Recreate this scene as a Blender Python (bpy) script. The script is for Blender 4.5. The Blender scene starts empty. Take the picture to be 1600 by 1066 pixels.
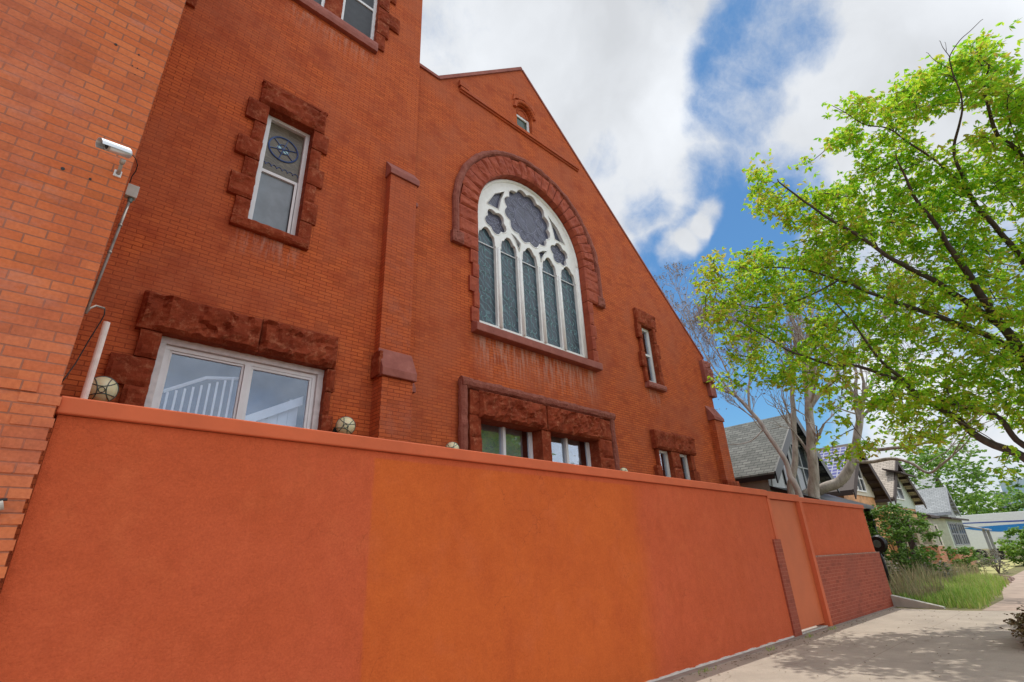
import bpy, bmesh, math, random
from mathutils import Vector, Matrix, noise
random.seed(7)
R = math.radians
scene = bpy.context.scene
COL = scene.collection

# ------------------------------------------------------------------ camera model
F = 800.0
H3 = Vector((0.7385064, 0.24055148, 0.62987561))
Y3 = Vector((-0.67302794, 0.31914025, 0.66722028))
U3 = Vector((-0.04051783, -0.91667032, 0.39758499))
EYE = Vector((0, 0, 1.6))
def ray(px, py):
    d = Vector((px-800, py-533, F)); return Vector((d.dot(H3), d.dot(Y3), d.dot(U3)))
def aY(px, py, Y):
    r = ray(px, py); return EYE + r*(Y/r.y)
def aX(px, py, X):
    r = ray(px, py); return EYE + r*(X/r.x)
def aT(px, py, t):
    return EYE + ray(px, py).normalized()*t
cam = bpy.data.objects.new('camera', bpy.data.cameras.new('camera'))
COL.objects.link(cam)
cam.data.lens = 18; cam.data.sensor_width = 36; cam.data.sensor_fit = 'HORIZONTAL'
cam.data.clip_start = .05; cam.data.clip_end = 6000
M = Matrix.Identity(4)
for i, v in enumerate((H3, Y3, U3)):
    M[i][0] = v[0]; M[i][1] = -v[1]; M[i][2] = -v[2]; M[i][3] = EYE[i]
cam.matrix_world = M
scene.camera = cam

# ------------------------------------------------------------------ mesh helpers
class MB:
    def __init__(s): s.v = []; s.f = []
    def add(s, vs, fs):
        o = len(s.v); s.v += [tuple(v) for v in vs]; s.f += [tuple(i+o for i in f) for f in fs]
    def box(s, x0, x1, y0, y1, z0, z1):
        s.add([(x0,y0,z0),(x1,y0,z0),(x1,y1,z0),(x0,y1,z0),(x0,y0,z1),(x1,y0,z1),(x1,y1,z1),(x0,y1,z1)],
              [(0,3,2,1),(4,5,6,7),(0,1,5,4),(1,2,6,5),(2,3,7,6),(3,0,4,7)])
    def hexa(s, p):   # 8 points: bottom 4 ccw, top 4 ccw
        s.add(p, [(0,3,2,1),(4,5,6,7),(0,1,5,4),(1,2,6,5),(2,3,7,6),(3,0,4,7)])
    def slab(s, pts, n):   # polygon extruded by vector n
        n = Vector(n); k = len(pts); a = [Vector(p) for p in pts]
        s.add(a+[p+n for p in a], [tuple(range(k))[::-1], tuple(range(k, 2*k))]+[(i, (i+1) % k, k+(i+1) % k, k+i) for i in range(k)])
    def tube(s, pts, rs, n=8, cap=True):
        pts = [Vector(p) for p in pts]
        if not isinstance(rs, (list, tuple)): rs = [rs]*len(pts)
        o = len(s.v); up = None
        for i, p in enumerate(pts):
            d = (pts[min(i+1, len(pts)-1)]-pts[max(i-1, 0)])
            if d.length < 1e-9: d = Vector((0, 0, 1))
            d.normalize()
            if up is None: up = Vector((0, 0, 1)) if abs(d.z) < .9 else Vector((1, 0, 0))
            a = d.cross(up)
            if a.length < 1e-4: a = d.cross(Vector((1, .3, .2)))
            a.normalize(); b = a.cross(d); up = b
            for k in range(n):
                t = 2*math.pi*k/n
                s.v.append(tuple(p+a*(math.cos(t)*rs[i])+b*(math.sin(t)*rs[i])))
        for i in range(len(pts)-1):
            for k in range(n):
                k2 = (k+1) % n
                s.f.append((o+i*n+k, o+i*n+k2, o+(i+1)*n+k2, o+(i+1)*n+k))
        if cap:
            s.f.append(tuple(o+k for k in range(n))[::-1]); s.f.append(tuple(o+(len(pts)-1)*n+k for k in range(n)))
    def sphere(s, c, r, nu=20, nv=12, sc=(1, 1, 1)):
        o = len(s.v); c = Vector(c)
        for j in range(1, nv):
            t = math.pi*j/nv
            for i in range(nu):
                a = 2*math.pi*i/nu
                s.v.append((c.x+r*sc[0]*math.sin(t)*math.cos(a), c.y+r*sc[1]*math.sin(t)*math.sin(a), c.z+r*sc[2]*math.cos(t)))
        s.v += [(c.x, c.y, c.z+r*sc[2]), (c.x, c.y, c.z-r*sc[2])]
        T = len(s.v)-2
        for j in range(nv-2):
            for i in range(nu):
                s.f.append((o+j*nu+i, o+(j+1)*nu+i, o+(j+1)*nu+(i+1) % nu, o+j*nu+(i+1) % nu))
        for i in range(nu):
            s.f.append((T, o+i, o+(i+1) % nu)); s.f.append((T+1, o+(nv-2)*nu+(i+1) % nu, o+(nv-2)*nu+i))
    def build(s, name, mat, parent=None, smooth=False, bevel=0, fixn=True):
        me = bpy.data.meshes.new(name); me.from_pydata(s.v, [], s.f)
        if fixn and len(s.f) < 60000:
            bm = bmesh.new(); bm.from_mesh(me); bmesh.ops.recalc_face_normals(bm, faces=bm.faces); bm.to_mesh(me); bm.free()
        me.update()
        o = bpy.data.objects.new(name, me); COL.objects.link(o)
        me.materials.append(mat)
        if smooth:
            for p in me.polygons: p.use_smooth = True
        if bevel:
            b = o.modifiers.new('bevel', 'BEVEL'); b.width = bevel; b.segments = 2; b.limit_method = 'ANGLE'
        if parent: o.parent = parent
        return o

def tag(o, label=None, cat=None, group=None, kind=None):
    for k, v in (('label', label), ('category', cat), ('group', group), ('kind', kind)):
        if v: o[k] = v
    return o
def thing(name, label, cat, group=None):
    o = bpy.data.objects.new(name, None); COL.objects.link(o); return tag(o, label, cat, group)

def rock(mb, x0, x1, z0, z1, yf, yb, amp=.05, seed=0, res=.06, face=None):
    """one rock-faced stone: a box whose street face bulges roughly. yf front, yb back"""
    nx = max(3, int((x1-x0)/res)); nz = max(3, int((z1-z0)/res)); o = len(mb.v)
    for j in range(nz+1):
        for i in range(nx+1):
            u, w = i/nx, j/nz
            x = x0+(x1-x0)*u; z = z0+(z1-z0)*w
            e = min(u*(x1-x0), (1-u)*(x1-x0), w*(z1-z0), (1-w)*(z1-z0))
            k = min(1, e/.05)
            n1 = noise.fractal(Vector((x*3+seed*7.3, z*3.5+seed, seed*1.7)), .8, 2.1, 4)
            n2 = 1-abs(noise.noise(Vector((x*2.6+n1*.8+seed, z*3.4+n1*.8, seed+4))))*2.4
            n3 = noise.noise(Vector((x*11+seed, z*12, seed+8)))
            d = amp*(.45+.45*n1+.55*n2*k+.12*n3)*k
            jx = (random.random()-.5)*.012 if 0 < i < nx else noise.noise(Vector((z*9, seed, 1)))*.012
            jz = (random.random()-.5)*.012 if 0 < j < nz else noise.noise(Vector((x*9, seed, 5)))*.012
            mb.v.append((x+jx, yf-d, z+jz))
    for j in range(nz):
        for i in range(nx):
            a = o+j*(nx+1)+i; mb.f.append((a, a+1, a+nx+2, a+nx+1))
    b = len(mb.v)
    ring = [o+i for i in range(nx+1)]+[o+j*(nx+1)+nx for j in range(1, nz+1)]+[o+nz*(nx+1)+i for i in range(nx-1, -1, -1)]+[o+j*(nx+1) for j in range(nz-1, 0, -1)]
    for r_ in ring: mb.v.append((mb.v[r_][0], yb, mb.v[r_][2]))
    k = len(ring)
    for i in range(k): mb.f.append((ring[i], b+i, b+(i+1) % k, ring[(i+1) % k]))

def wall_fill(mb, outer, holes, y, depth):
    """flat wall in an XZ plane with holes and reveals"""
    bm = bmesh.new(); es = []
    for loop in [outer]+holes:
        vs = [bm.verts.new((p[0], y, p[1])) for p in loop]
        es += [bm.edges.new((vs[i], vs[(i+1) % len(vs)])) for i in range(len(vs))]
    bmesh.ops.triangle_fill(bm, edges=es, use_beauty=True)
    bm.verts.index_update()
    mb.add([v.co[:] for v in bm.verts], [[v.index for v in f.verts] for f in bm.faces]); bm.free()
    if depth:
        for loop in [outer]+holes:
            k = len(loop)
            mb.add([(p[0], y, p[1]) for p in loop]+[(p[0], y+depth, p[1]) for p in loop], [(i, (i+1) % k, k+(i+1) % k, k+i) for i in range(k)])
def rect(x0, x1, z0, z1): return [(x0, z0), (x1, z0), (x1, z1), (x0, z1)]

# ------------------------------------------------------------------ materials
def srgb(r, g, b):
    f = lambda c: (c/255/12.92 if c/255 <= .04045 else ((c/255+.055)/1.055)**2.4)
    return (f(r), f(g), f(b), 1)
class NT:
    def __init__(s, name):
        s.m = bpy.data.materials.new(name); s.m.use_nodes = True; s.t = s.m.node_tree; s.N = s.t.nodes; s.L = s.t.links
        s.b = s.N['Principled BSDF']
    def n(s, typ, **kw):
        x = s.N.new('ShaderNode'+typ)
        for k, v in kw.items():
            if k in x.inputs: 
                if hasattr(v, 'is_linked') or isinstance(v, bpy.types.NodeSocket): s.L.new(v, x.inputs[k])
                else: x.inputs[k].default_value = v
            else: setattr(x, k, v)
        return x
    def link(s, a, b): s.L.new(a, b)
    def coord(s, sc=(1, 1, 1), obj=True):
        tc = s.n('TexCoord'); mp = s.n('Mapping'); s.link(tc.outputs['Object'], mp.inputs[0]); mp.inputs['Scale'].default_value = sc
        return mp.outputs[0]
    def noise(s, scale, detail=4, rough=.55, vec=None, dist=0):
        x = s.n('TexNoise'); x.inputs['Scale'].default_value = scale; x.inputs['Detail'].default_value = detail; x.inputs['Roughness'].default_value = rough
        x.inputs['Distortion'].default_value = dist
        s.link(vec if vec is not None else s.coord(), x.inputs['Vector']); return x.outputs['Fac']
    def ramp(s, fac, stops):
        x = s.n('ValToRGB'); s.link(fac, x.inputs[0]); e = x.color_ramp.elements
        while len(e) < len(stops): e.new(.5)
        for i, (p, c) in enumerate(stops):
            e[i].position = p; e[i].color = c if isinstance(c, tuple) else (c, c, c, 1)
        return x.outputs[0]
    def mix(s, fac, a, b, mode='MIX'):
        x = s.n('Mix'); x.data_type = 'RGBA'; x.blend_type = mode
        for v, i in ((fac, 0), (a, 6), (b, 7)):
            if isinstance(v, bpy.types.NodeSocket): s.link(v, x.inputs[i])
            else: x.inputs[i].default_value = v
        return x.outputs[2]
    def math(s, op, a, b=0, clamp=False):
        x = s.n('Math'); x.operation = op; x.use_clamp = clamp
        for i, v in enumerate((a, b)):
            if isinstance(v, bpy.types.NodeSocket): s.link(v, x.inputs[i])
            else: x.inputs[i].default_value = v
        return x.outputs[0]
    def bump(s, h, strength=.3, dist=.01, prev=None):
        x = s.n('Bump'); x.inputs['Strength'].default_value = strength; x.inputs['Distance'].default_value = dist
        s.link(h, x.inputs['Height'])
        if prev is not None: s.link(prev, x.inputs['Normal'])
        s.link(x.outputs[0], s.b.inputs['Normal']); return x.outputs[0]
    def base(s, c):
        if isinstance(c, bpy.types.NodeSocket): s.link(c, s.b.inputs['Base Color'])
        else: s.b.inputs['Base Color'].default_value = c
        return s

def flat(name, col, rough=.6, metal=0, var=.12, scale=6, bump=0):
    t = NT(name); f = t.noise(scale, 5)
    d = tuple(c*(1-var) for c in col[:3])+(1,); l = tuple(min(1, c*(1+var)) for c in col[:3])+(1,)
    t.base(t.ramp(f, [(.3, d), (.7, l)])); t.b.inputs['Roughness'].default_value = rough; t.b.inputs['Metallic'].default_value = metal
    if bump: t.bump(t.noise(scale*8, 4), bump, .01)
    return t.m

def brick(name, c1, c2, mort, w=.262, h=.0745, ms=.0078, stain=None, stain2=None, grime=0, bumpd=.006, smear=None):
    t = NT(name); tc = t.n('TexCoord'); sp = t.n('SeparateXYZ'); t.link(tc.outputs['Object'], sp.inputs[0])
    wob = t.noise(1.3, 3); u = t.math('ADD', sp.outputs[0], sp.outputs[1])
    zz = t.math('ADD', sp.outputs[2], t.math('MULTIPLY', t.math('SUBTRACT', wob, .5), .02))
    cb = t.n('CombineXYZ'); t.link(u, cb.inputs[0]); t.link(zz, cb.inputs[1])
    # courses of stretchers, with every other run shifted
    b = t.n('TexBrick'); b.offset = .5; b.offset_frequency = 2; b.squash = 1; b.inputs['Scale'].default_value = 1
    b.inputs['Brick Width'].default_value = w; b.inputs['Row Height'].default_value = h; b.inputs['Mortar Size'].default_value = ms
    b.inputs['Mortar Smooth'].default_value = .35; b.inputs['Bias'].default_value = -.1
    b.inputs['Color1'].default_value = c1; b.inputs['Color2'].default_value = c2; b.inputs['Mortar'].default_value = mort
    t.link(cb.outputs[0], b.inputs['Vector'])
    c = b.outputs['Color']
    # odd bricks fired differently: a coarse per-brick random from white noise on brick cell
    mul = t.n('VectorMath', operation='MULTIPLY'); t.link(cb.outputs[0], mul.inputs[0]); mul.inputs[1].default_value = (1/w, 1/h, 1)
    fl = t.n('VectorMath', operation='FLOOR'); t.link(mul.outputs[0], fl.inputs[0])
    wn = t.n('TexWhiteNoise'); wn.noise_dimensions = '2D'; t.link(fl.outputs[0], wn.inputs['Vector'])
    c = t.mix(t.math('MULTIPLY', t.ramp(wn.outputs['Value'], [(.84, 0.), (.88, 1.)]), .42), c, tuple(x*.62 for x in c1[:3])+(1,))
    c = t.mix(t.math('MULTIPLY', t.ramp(wn.outputs['Value'], [(.05, 1.), (.09, 0.)]), .25), c, (min(1, c1[0]*1.25), c1[1]*1.45, c1[2]*1.5, 1))
    big = t.noise(.55, 6, .62, dist=.4)
    if stain: c = t.mix(t.ramp(big, [(.43, 0.), (.66, .65)]), c, stain)
    med = t.noise(1.7, 6, .65)
    if stain2: c = t.mix(t.ramp(med, [(.50, 0.), (.68, .6)]), c, stain2)
    if smear:
        vv = t.n('Mapping'); t.link(tc.outputs['Object'], vv.inputs[0]); vv.inputs['Scale'].default_value = (1.6, 1.6, 4.5)
        c = t.mix(t.ramp(t.noise(1.1, 7, .68, vec=vv.outputs[0]), [(.54, 0.), (.74, .7)]), c, smear)
    fine = t.noise(40, 3)
    c = t.mix(.5, c, t.ramp(fine, [(.3, .38), (.7, .62)]), 'OVERLAY')
    t.base(c); t.b.inputs['Roughness'].default_value = .8; t.b.inputs['Specular IOR Level'].default_value = .18
    n1 = t.bump(t.math('SUBTRACT', 1, b.outputs['Fac']), .55, bumpd)
    t.bump(t.noise(25, 5, .6), .35, .008, n1)
    return t, b, tc

K = {}
t, b, tc = brick('church_brick', (.50, .102, .030, 1), (.58, .130, .036, 1), (.25, .042, .012, 1), stain=(.40, .105, .05, 1), stain2=(.31, .05, .018, 1)); K['church'] = t.m
# pale lime runs below the big window sill and under the other sills (world place of the sills)
def lime(t, spots):
    base = t.b.inputs['Base Color'].links[0].from_socket
    tcn = t.n('TexCoord'); sp = t.n('SeparateXYZ'); t.link(tcn.outputs['Object'], sp.inputs[0])
    mp = t.n('Mapping'); t.link(tcn.outputs['Object'], mp.inputs[0]); mp.inputs['Scale'].default_value = (5, 5, .7)
    st = t.ramp(t.noise(2.2, 6, .7, vec=mp.outputs[0]), [(.44, 0.), (.62, 1.)])
    tot = None
    for (xa, xb, zt, zb, k) in spots:
        mx = t.n('MapRange'); mx.interpolation_type = 'SMOOTHSTEP'; t.link(t.math('ABSOLUTE', t.math('SUBTRACT', sp.outputs[0], (xa+xb)/2)), mx.inputs[0])
        mx.inputs[1].default_value = (xb-xa)/2; mx.inputs[2].default_value = (xb-xa)/2-.4; 
        mz = t.n('MapRange'); t.link(sp.outputs[2], mz.inputs[0]); mz.inputs[1].default_value = zb; mz.inputs[2].default_value = zt
        top = t.math('LESS_THAN', sp.outputs[2], zt+.02)
        a = t.math('MULTIPLY', t.math('MULTIPLY', mx.outputs[0], mz.outputs[0], True), t.math('MULTIPLY', top, k), True)
        tot = a if tot is None else t.math('MAXIMUM', tot, a)
    t.base(t.mix(t.math('MULTIPLY', st, tot, True), base, (.55, .36, .29, 1)))
lime(t, [(7.3, 12.4, 7.1, 5.8, .75), (1.5, 3.0, 7.5, 6.9, .6), (1.6, 4.2, 13.9, 13.2, .35), (14.9, 16.1, 7.1, 6.3, .55)])
t, b, tc = brick('wing_brick', (.56, .135, .045, 1), (.64, .18, .065, 1), (.30, .12, .075, 1), w=.245, h=.0817, ms=.0065, stain=(.54, .19, .125, 1), stain2=(.40, .10, .05, 1), smear=(.46, .20, .15, 1), bumpd=.009); K['wing'] = t.m
t, b, tc = brick('low_brick', (.30, .062, .034, 1), (.36, .078, .042, 1), (.42, .13, .08, 1), w=.22, h=.075, ms=.007, stain=(.27, .07, .045, 1)); K['lowb'] = t.m
t, b, tc = brick('buttress_brick', (.48, .10, .032, 1), (.55, .125, .040, 1), (.25, .045, .016, 1), stain=(.38, .095, .05, 1), stain2=(.40, .12, .07, 1)); K['butt'] = t.m
t, b, tc = brick('house_brick', (.50, .20, .11, 1), (.58, .26, .15, 1), (.5, .4, .33, 1), w=.25, h=.09); K['hbrick'] = t.m

# red sandstone
t = NT('red_sandstone'); n1 = t.noise(2.2, 6, .65); c = t.ramp(n1, [(.3, (.18, .030, .012, 1)), (.55, (.28, .052, .021, 1)), (.75, (.38, .095, .042, 1))])
v = t.n('TexVoronoi'); v.feature = 'F1'; v.inputs['Scale'].default_value = 9; t.link(t.coord(), v.inputs['Vector'])
c = t.mix(t.ramp(t.noise(7, 9, .8), [(.52, 0.), (.68, .8)]), c, (.50, .19, .10, 1))
t.base(c); t.b.inputs['Roughness'].default_value = .9; t.b.inputs['Specular IOR Level'].default_value = .15
x = t.bump(t.noise(9, 9, .72), .8, .045); t.bump(v.outputs['Distance'], .15, .02, x); K['stone'] = t.m
t = NT('dressed_sandstone'); c = t.ramp(t.noise(3, 6, .7), [(.3, (.23, .058, .04, 1)), (.6, (.33, .10, .072, 1)), (.8, (.42, .17, .13, 1))]); t.base(c); t.b.inputs['Roughness'].default_value = .75
t.bump(t.noise(30, 6), .4, .01); K['dressed'] = t.m
t = NT('voussoir_sandstone'); c = t.ramp(t.noise(2.6, 6, .65), [(.3, (.27, .042, .017, 1)), (.6, (.38, .072, .028, 1)), (.8, (.44, .12, .055, 1))])
c = t.mix(t.ramp(t.noise(5, 8, .8), [(.6, 0.), (.7, .6)]), c, (.52, .22, .12, 1)); t.base(c); t.b.inputs['Roughness'].default_value = .8; t.bump(t.noise(12, 8, .7), .6, .03); K['vous'] = t.m
t = NT('roll_sandstone'); c = t.ramp(t.noise(6, 8, .75), [(.3, (.20, .042, .024, 1)), (.7, (.38, .12, .08, 1))]); t.base(c); t.b.inputs['Roughness'].default_value = .85; t.bump(t.noise(16, 6, .7), .9, .05); K['roll'] = t.m

# stucco: one paint coat between x 2.6 and 7.4 is a more orange batch
t = NT('terracotta_stucco'); tcn = t.n('TexCoord'); sp = t.n('SeparateXYZ'); t.link(tcn.outputs['Object'], sp.inputs[0])
edge = t.math('ADD', sp.outputs[0], t.math('MULTIPLY', t.math('SUBTRACT', t.noise(9, 4), .5), .04))
a = t.n('MapRange', interpolation_type='SMOOTHSTEP'); t.link(edge, a.inputs[0]); a.inputs[1].default_value = 2.60; a.inputs[2].default_value = 2.64
e2 = t.math('ADD', sp.outputs[0], t.math('MULTIPLY', t.math('SUBTRACT', t.noise(1.2, 4), .5), .5))
b2 = t.n('MapRange', interpolation_type='SMOOTHSTEP'); t.link(e2, b2.inputs[0]); b2.inputs[1].default_value = 7.5; b2.inputs[2].default_value = 6.95
mid = t.math('MULTIPLY', a.outputs[0], b2.outputs[0])
low = t.n('MapRange'); t.link(sp.outputs[2], low.inputs[0]); low.inputs[1].default_value = 2.68; low.inputs[2].default_value = 2.66
mid = t.math('MULTIPLY', mid, low.outputs[0])
c = t.mix(mid, (.575, .110, .043, 1), (.62, .128, .028, 1))
cl = t.noise(.9, 6, .6, dist=.3); c = t.mix(t.ramp(cl, [(.42, 0.), (.72, .5)]), c, (.49, .085, .024, 1))
c = t.mix(t.ramp(t.noise(3.1, 5, .6), [(.52, 0.), (.75, .35)]), c, (.64, .15, .055, 1))
vs = t.n('Mapping'); t.link(tcn.outputs['Object'], vs.inputs[0]); vs.inputs['Scale'].default_value = (3, 3, .35)
c = t.mix(t.ramp(t.noise(1.6, 6, .6, vec=vs.outputs[0]), [(.55, 0.), (.75, .3)]), c, (.45, .08, .025, 1))
c = t.mix(.5, c, t.ramp(t.noise(55, 6, .75), [(.32, .36), (.68, .63)]), 'OVERLAY')
c = t.mix(.5, c, t.ramp(t.noise(7, 8, .75), [(.3, .40), (.7, .60)]), 'OVERLAY')
ck = t.n('TexVoronoi'); ck.feature = 'DISTANCE_TO_EDGE'; ck.inputs['Scale'].default_value = .55; wv = t.n('VectorMath', operation='ADD'); nn_ = t.n('TexNoise'); nn_.inputs['Scale'].default_value = 2.5; nn_.inputs['Detail'].default_value = 6; t.link(tcn.outputs['Object'], nn_.inputs['Vector']); t.link(nn_.outputs['Color'], wv.inputs[0]); t.link(tcn.outputs['Object'], wv.inputs[1]); t.link(wv.outputs[0], ck.inputs['Vector'])
c = t.mix(t.math('MULTIPLY', t.ramp(ck.outputs['Distance'], [(0., 1.), (.0035, 0.)]), t.ramp(t.noise(.7, 3), [(.5, 0.), (.6, .5)])), c, (.30, .05, .018, 1))
t.base(c); t.b.inputs['Roughness'].default_value = .85; t.b.inputs['Specular IOR Level'].default_value = .15
x = t.bump(t.noise(75, 5, .7), .8, .012); x = t.bump(t.noise(24, 6, .65), .5, .018, x); t.bump(t.noise(2, 3), .25, .05, x); K['stucco'] = t.m
K['gate'] = flat('gate_paint', (.54, .115, .030, 1), .7, 0, .06, 2, .05)
K['coping'] = flat('coping_paint', (.57, .115, .040, 1), .85, 0, .08, 3, .15)

t = NT('concrete'); tcn = t.n('TexCoord'); c = t.ramp(t.noise(1.1, 7, .65), [(.3, (.31, .265, .215, 1)), (.7, (.43, .37, .30, 1))])
c = t.mix(t.ramp(t.noise(6, 6, .7), [(.58, 0.), (.75, .4)]), c, (.22, .175, .14, 1))
sp = t.n('SeparateXYZ'); t.link(tcn.outputs['Object'], sp.inputs[0])
ln = t.math('LESS_THAN', t.math('ABSOLUTE', t.math('SUBTRACT', sp.outputs[1], 3.16)), .006)
lx = t.math('LESS_THAN', t.math('ABSOLUTE', t.math('SUBTRACT', t.math('MODULO', t.math('ADD', sp.outputs[0], 40), 3.05), 1.5)), .006)
c = t.mix(t.math('MULTIPLY', t.math('MAXIMUM', ln, lx), .55), c, (.17, .13, .10, 1))
ck = t.n('TexVoronoi'); ck.feature = 'DISTANCE_TO_EDGE'; ck.inputs['Scale'].default_value = .32; wv = t.n('VectorMath', operation='ADD'); nn_ = t.n('TexNoise'); nn_.inputs['Scale'].default_value = 1.6; nn_.inputs['Detail'].default_value = 7; t.link(tcn.outputs['Object'], nn_.inputs['Vector']); t.link(nn_.outputs['Color'], wv.inputs[0]); t.link(tcn.outputs['Object'], wv.inputs[1]); t.link(wv.outputs[0], ck.inputs['Vector'])
c = t.mix(t.math('MULTIPLY', t.ramp(ck.outputs['Distance'], [(0., 1.), (.003, 0.)]), .6), c, (.12, .09, .07, 1))
c = t.mix(.6, c, t.ramp(t.noise(60, 5, .75), [(.3, .36), (.7, .62)]), 'OVERLAY')
t.base(c); t.b.inputs['Roughness'].default_value = .85; t.bump(t.noise(50, 5), .3, .005); K['conc'] = t.m
K['flag'] = flat('sandstone_flags', (.36, .27, .215, 1), .85, 0, .25, 1.5, .3)
K['strip'] = flat('footing_concrete', (.27, .22, .19, 1), .85, 0, .2, 4, .3)
K['kerb'] = flat('pale_concrete', (.50, .47, .42, 1), .85, 0, .12, 4, .2)
K['asph'] = flat('asphalt', (.06, .06, .06, 1), .9, 0, .2, 20, .3)
t = NT('yard_soil'); t.base(t.ramp(t.noise(.8, 8, .7), [(.3, (.10, .12, .035, 1)), (.5, (.20, .17, .08, 1)), (.7, (.16, .20, .05, 1))])); t.b.inputs['Roughness'].default_value = 1; t.bump(t.noise(12, 6), .8, .08); K['soil'] = t.m
K['white'] = flat('white_frame_paint', (.74, .74, .76, 1), .45, 0, .05, 5)
K['dirtywhite'] = flat('weathered_white_trim', (.66, .62, .62, 1), .6, 0, .16, 7, .1)
K['tracery'] = flat('white_tracery_paint', (.84, .84, .82, 1), .55, 0, .06, 5, .1)
K['dark'] = flat('dark_interior', (.03, .03, .032, 1), .9)
K['black'] = flat('black_metal', (.015, .016, .018, 1), .4, .3)
K['bronze'] = flat('patinated_metal', (.10, .13, .12, 1), .45, .5, .3, 20)
K['silver'] = flat('silver_housing', (.66, .69, .73, 1), .28, .55, .05, 4)
K['beige'] = flat('grey_plastic', (.38, .34, .30, 1), .55, 0, .12, 9)
K['pvc'] = flat('aged_white_pipe', (.62, .57, .53, 1), .5, 0, .12, 12)
K['cable'] = flat('black_cable', (.008, .007, .007, 1), .9)
K['galv'] = flat('galvanised_conduit', (.22, .19, .17, 1), .6, .2, .3, 12)

def glass(name, tint=(.9, .95, 1, 1), rough=.02, trans=.45):
    t = NT(name); g = t.n('BsdfGlossy'); g.inputs['Roughness'].default_value = rough; g.inputs['Color'].default_value = (.85, .9, 1, 1)
    tr = t.n('BsdfTransparent'); tr.inputs['Color'].default_value = tint
    fr = t.n('LayerWeight'); fr.inputs['Blend'].default_value = .2
    m = t.n('MapRange'); t.link(fr.outputs['Facing'], m.inputs[0]); m.inputs[3].default_value = (1-trans)*.45; m.inputs[4].default_value = .42
    mx = t.n('MixShader'); t.link(m.outputs[0], mx.inputs[0]); t.link(tr.outputs[0], mx.inputs[1]); t.link(g.outputs[0], mx.inputs[2])
    nz = t.n('Bump'); nz.inputs['Strength'].default_value = .04; nz.inputs['Distance'].default_value = .05; t.link(t.noise(1.5, 2), nz.inputs['Height']); t.link(nz.outputs[0], g.inputs['Normal'])
    t.link(mx.outputs[0], t.N['Material Output'].inputs[0]); return t.m
K['glass'] = glass('window_glass', trans=.84)
K['glassr'] = glass('reflective_window_glass', trans=.55)
# leaded glass seen from outside: dull blue-grey with swirling leads
def leaded(name, base, line, sc=3.0):
    t = NT(name); co = t.coord()
    w = t.n('TexWave'); w.wave_type = 'RINGS'; w.rings_direction = 'SPHERICAL'; w.inputs['Scale'].default_value = sc; w.inputs['Distortion'].default_value = 9; w.inputs['Detail'].default_value = 1.2; w.inputs['Detail Scale'].default_value = 1.4
    t.link(co, w.inputs['Vector'])
    l = t.ramp(w.outputs['Fac'], [(.0, 0.), (.84, 0.), (.93, 1.)])
    c = t.ramp(t.noise(2.5, 3), [(.3, tuple(x*.7 for x in base[:3])+(1,)), (.7, tuple(x*1.4 for x in base[:3])+(1,))])
    c = t.mix(t.math('MULTIPLY', l, .55), c, line); t.base(c); t.b.inputs['Roughness'].default_value = .3; t.bump(l, .3, .01); return t.m
K['lead'] = leaded('leaded_glass', (.035, .058, .078, 1), (.12, .24, .27, 1), 2.2)
K['rose'] = leaded('leaded_rose_glass', (.055, .058, .095, 1), (.2, .21, .29, 1), 3.5)
K['amber'] = leaded('amber_stained_glass', (.10, .085, .06, 1), (.2, .17, .12, 1), 5)
K['bluelead'] = flat('blue_stained_glass', (.05, .10, .28, 1), .3)
K['paleblue'] = flat('pale_blue_stained_glass', (.35, .6, .65, 1), .3)
K['screen'] = flat('dark_window_screen', (.06, .065, .075, 1), .7)
K['reflback'] = flat('pale_reflection_backing', (.42, .43, .40, 1), .8)
t = NT('lamp_glass'); t.base((.78, .70, .44, 1)); t.b.inputs['Roughness'].default_value = .3; t.b.inputs['Subsurface Weight'].default_value = .2; K['lampglass'] = t.m

def foliage_mat(name, cols, trans=.45, rough=.5, nscale=.5):
    t = NT(name); g = t.n('NewGeometry'); k = t.math('ADD', t.math('MULTIPLY', g.outputs['Random Per Island'], .45), t.math('MULTIPLY', t.noise(nscale, 3), .62))
    c = t.ramp(k, [(.25+.5*i/(len(cols)-1), cc) for i, cc in enumerate(cols)])
    t.base(c); t.b.inputs['Roughness'].default_value = rough
    tl = t.n('BsdfTranslucent'); t.link(t.mix(.5, c, (.75, .85, .1, 1), 'MULTIPLY') if False else c, tl.inputs['Color'])
    mx = t.n('MixShader'); mx.inputs[0].default_value = trans; t.link(t.b.outputs[0], mx.inputs[1]); t.link(tl.outputs[0], mx.inputs[2])
    t.link(mx.outputs[0], t.N['Material Output'].inputs[0]); return t.m
K['leaf'] = foliage_mat('spring_leaf', [(.18, .44, .03, 1), (.30, .62, .035, 1), (.48, .76, .04, 1), (.64, .76, .05, 1), (.60, .46, .10, 1)], .6)
K['leafdark'] = foliage_mat('shrub_leaf', [(.06, .14, .02, 1), (.11, .24, .03, 1), (.20, .34, .05, 1)], .4)
K['leafmid'] = foliage_mat('distant_leaf', [(.10, .24, .04, 1), (.18, .36, .05, 1), (.30, .46, .06, 1)], .45)
K['seed'] = foliage_mat('dry_seed', [(.22, .15, .13, 1), (.33, .24, .21, 1), (.20, .20, .10, 1)], .2)
K['grassb'] = foliage_mat('grass_blade', [(.18, .34, .05, 1), (.26, .44, .07, 1), (.38, .50, .10, 1), (.50, .46, .20, 1)], .4, .6, .35)
K['dry'] = foliage_mat('dry_stalk', [(.20, .18, .10, 1), (.42, .33, .19, 1), (.22, .26, .12, 1)], .3, .8, .6)
K['greybush'] = foliage_mat('sage_bush', [(.12, .15, .08, 1), (.24, .23, .17, 1), (.30, .24, .20, 1)], .3)
K['brownbush'] = foliage_mat('brown_groundcover', [(.06, .04, .02, 1), (.16, .10, .04, 1), (.18, .16, .06, 1)], .2)
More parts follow.
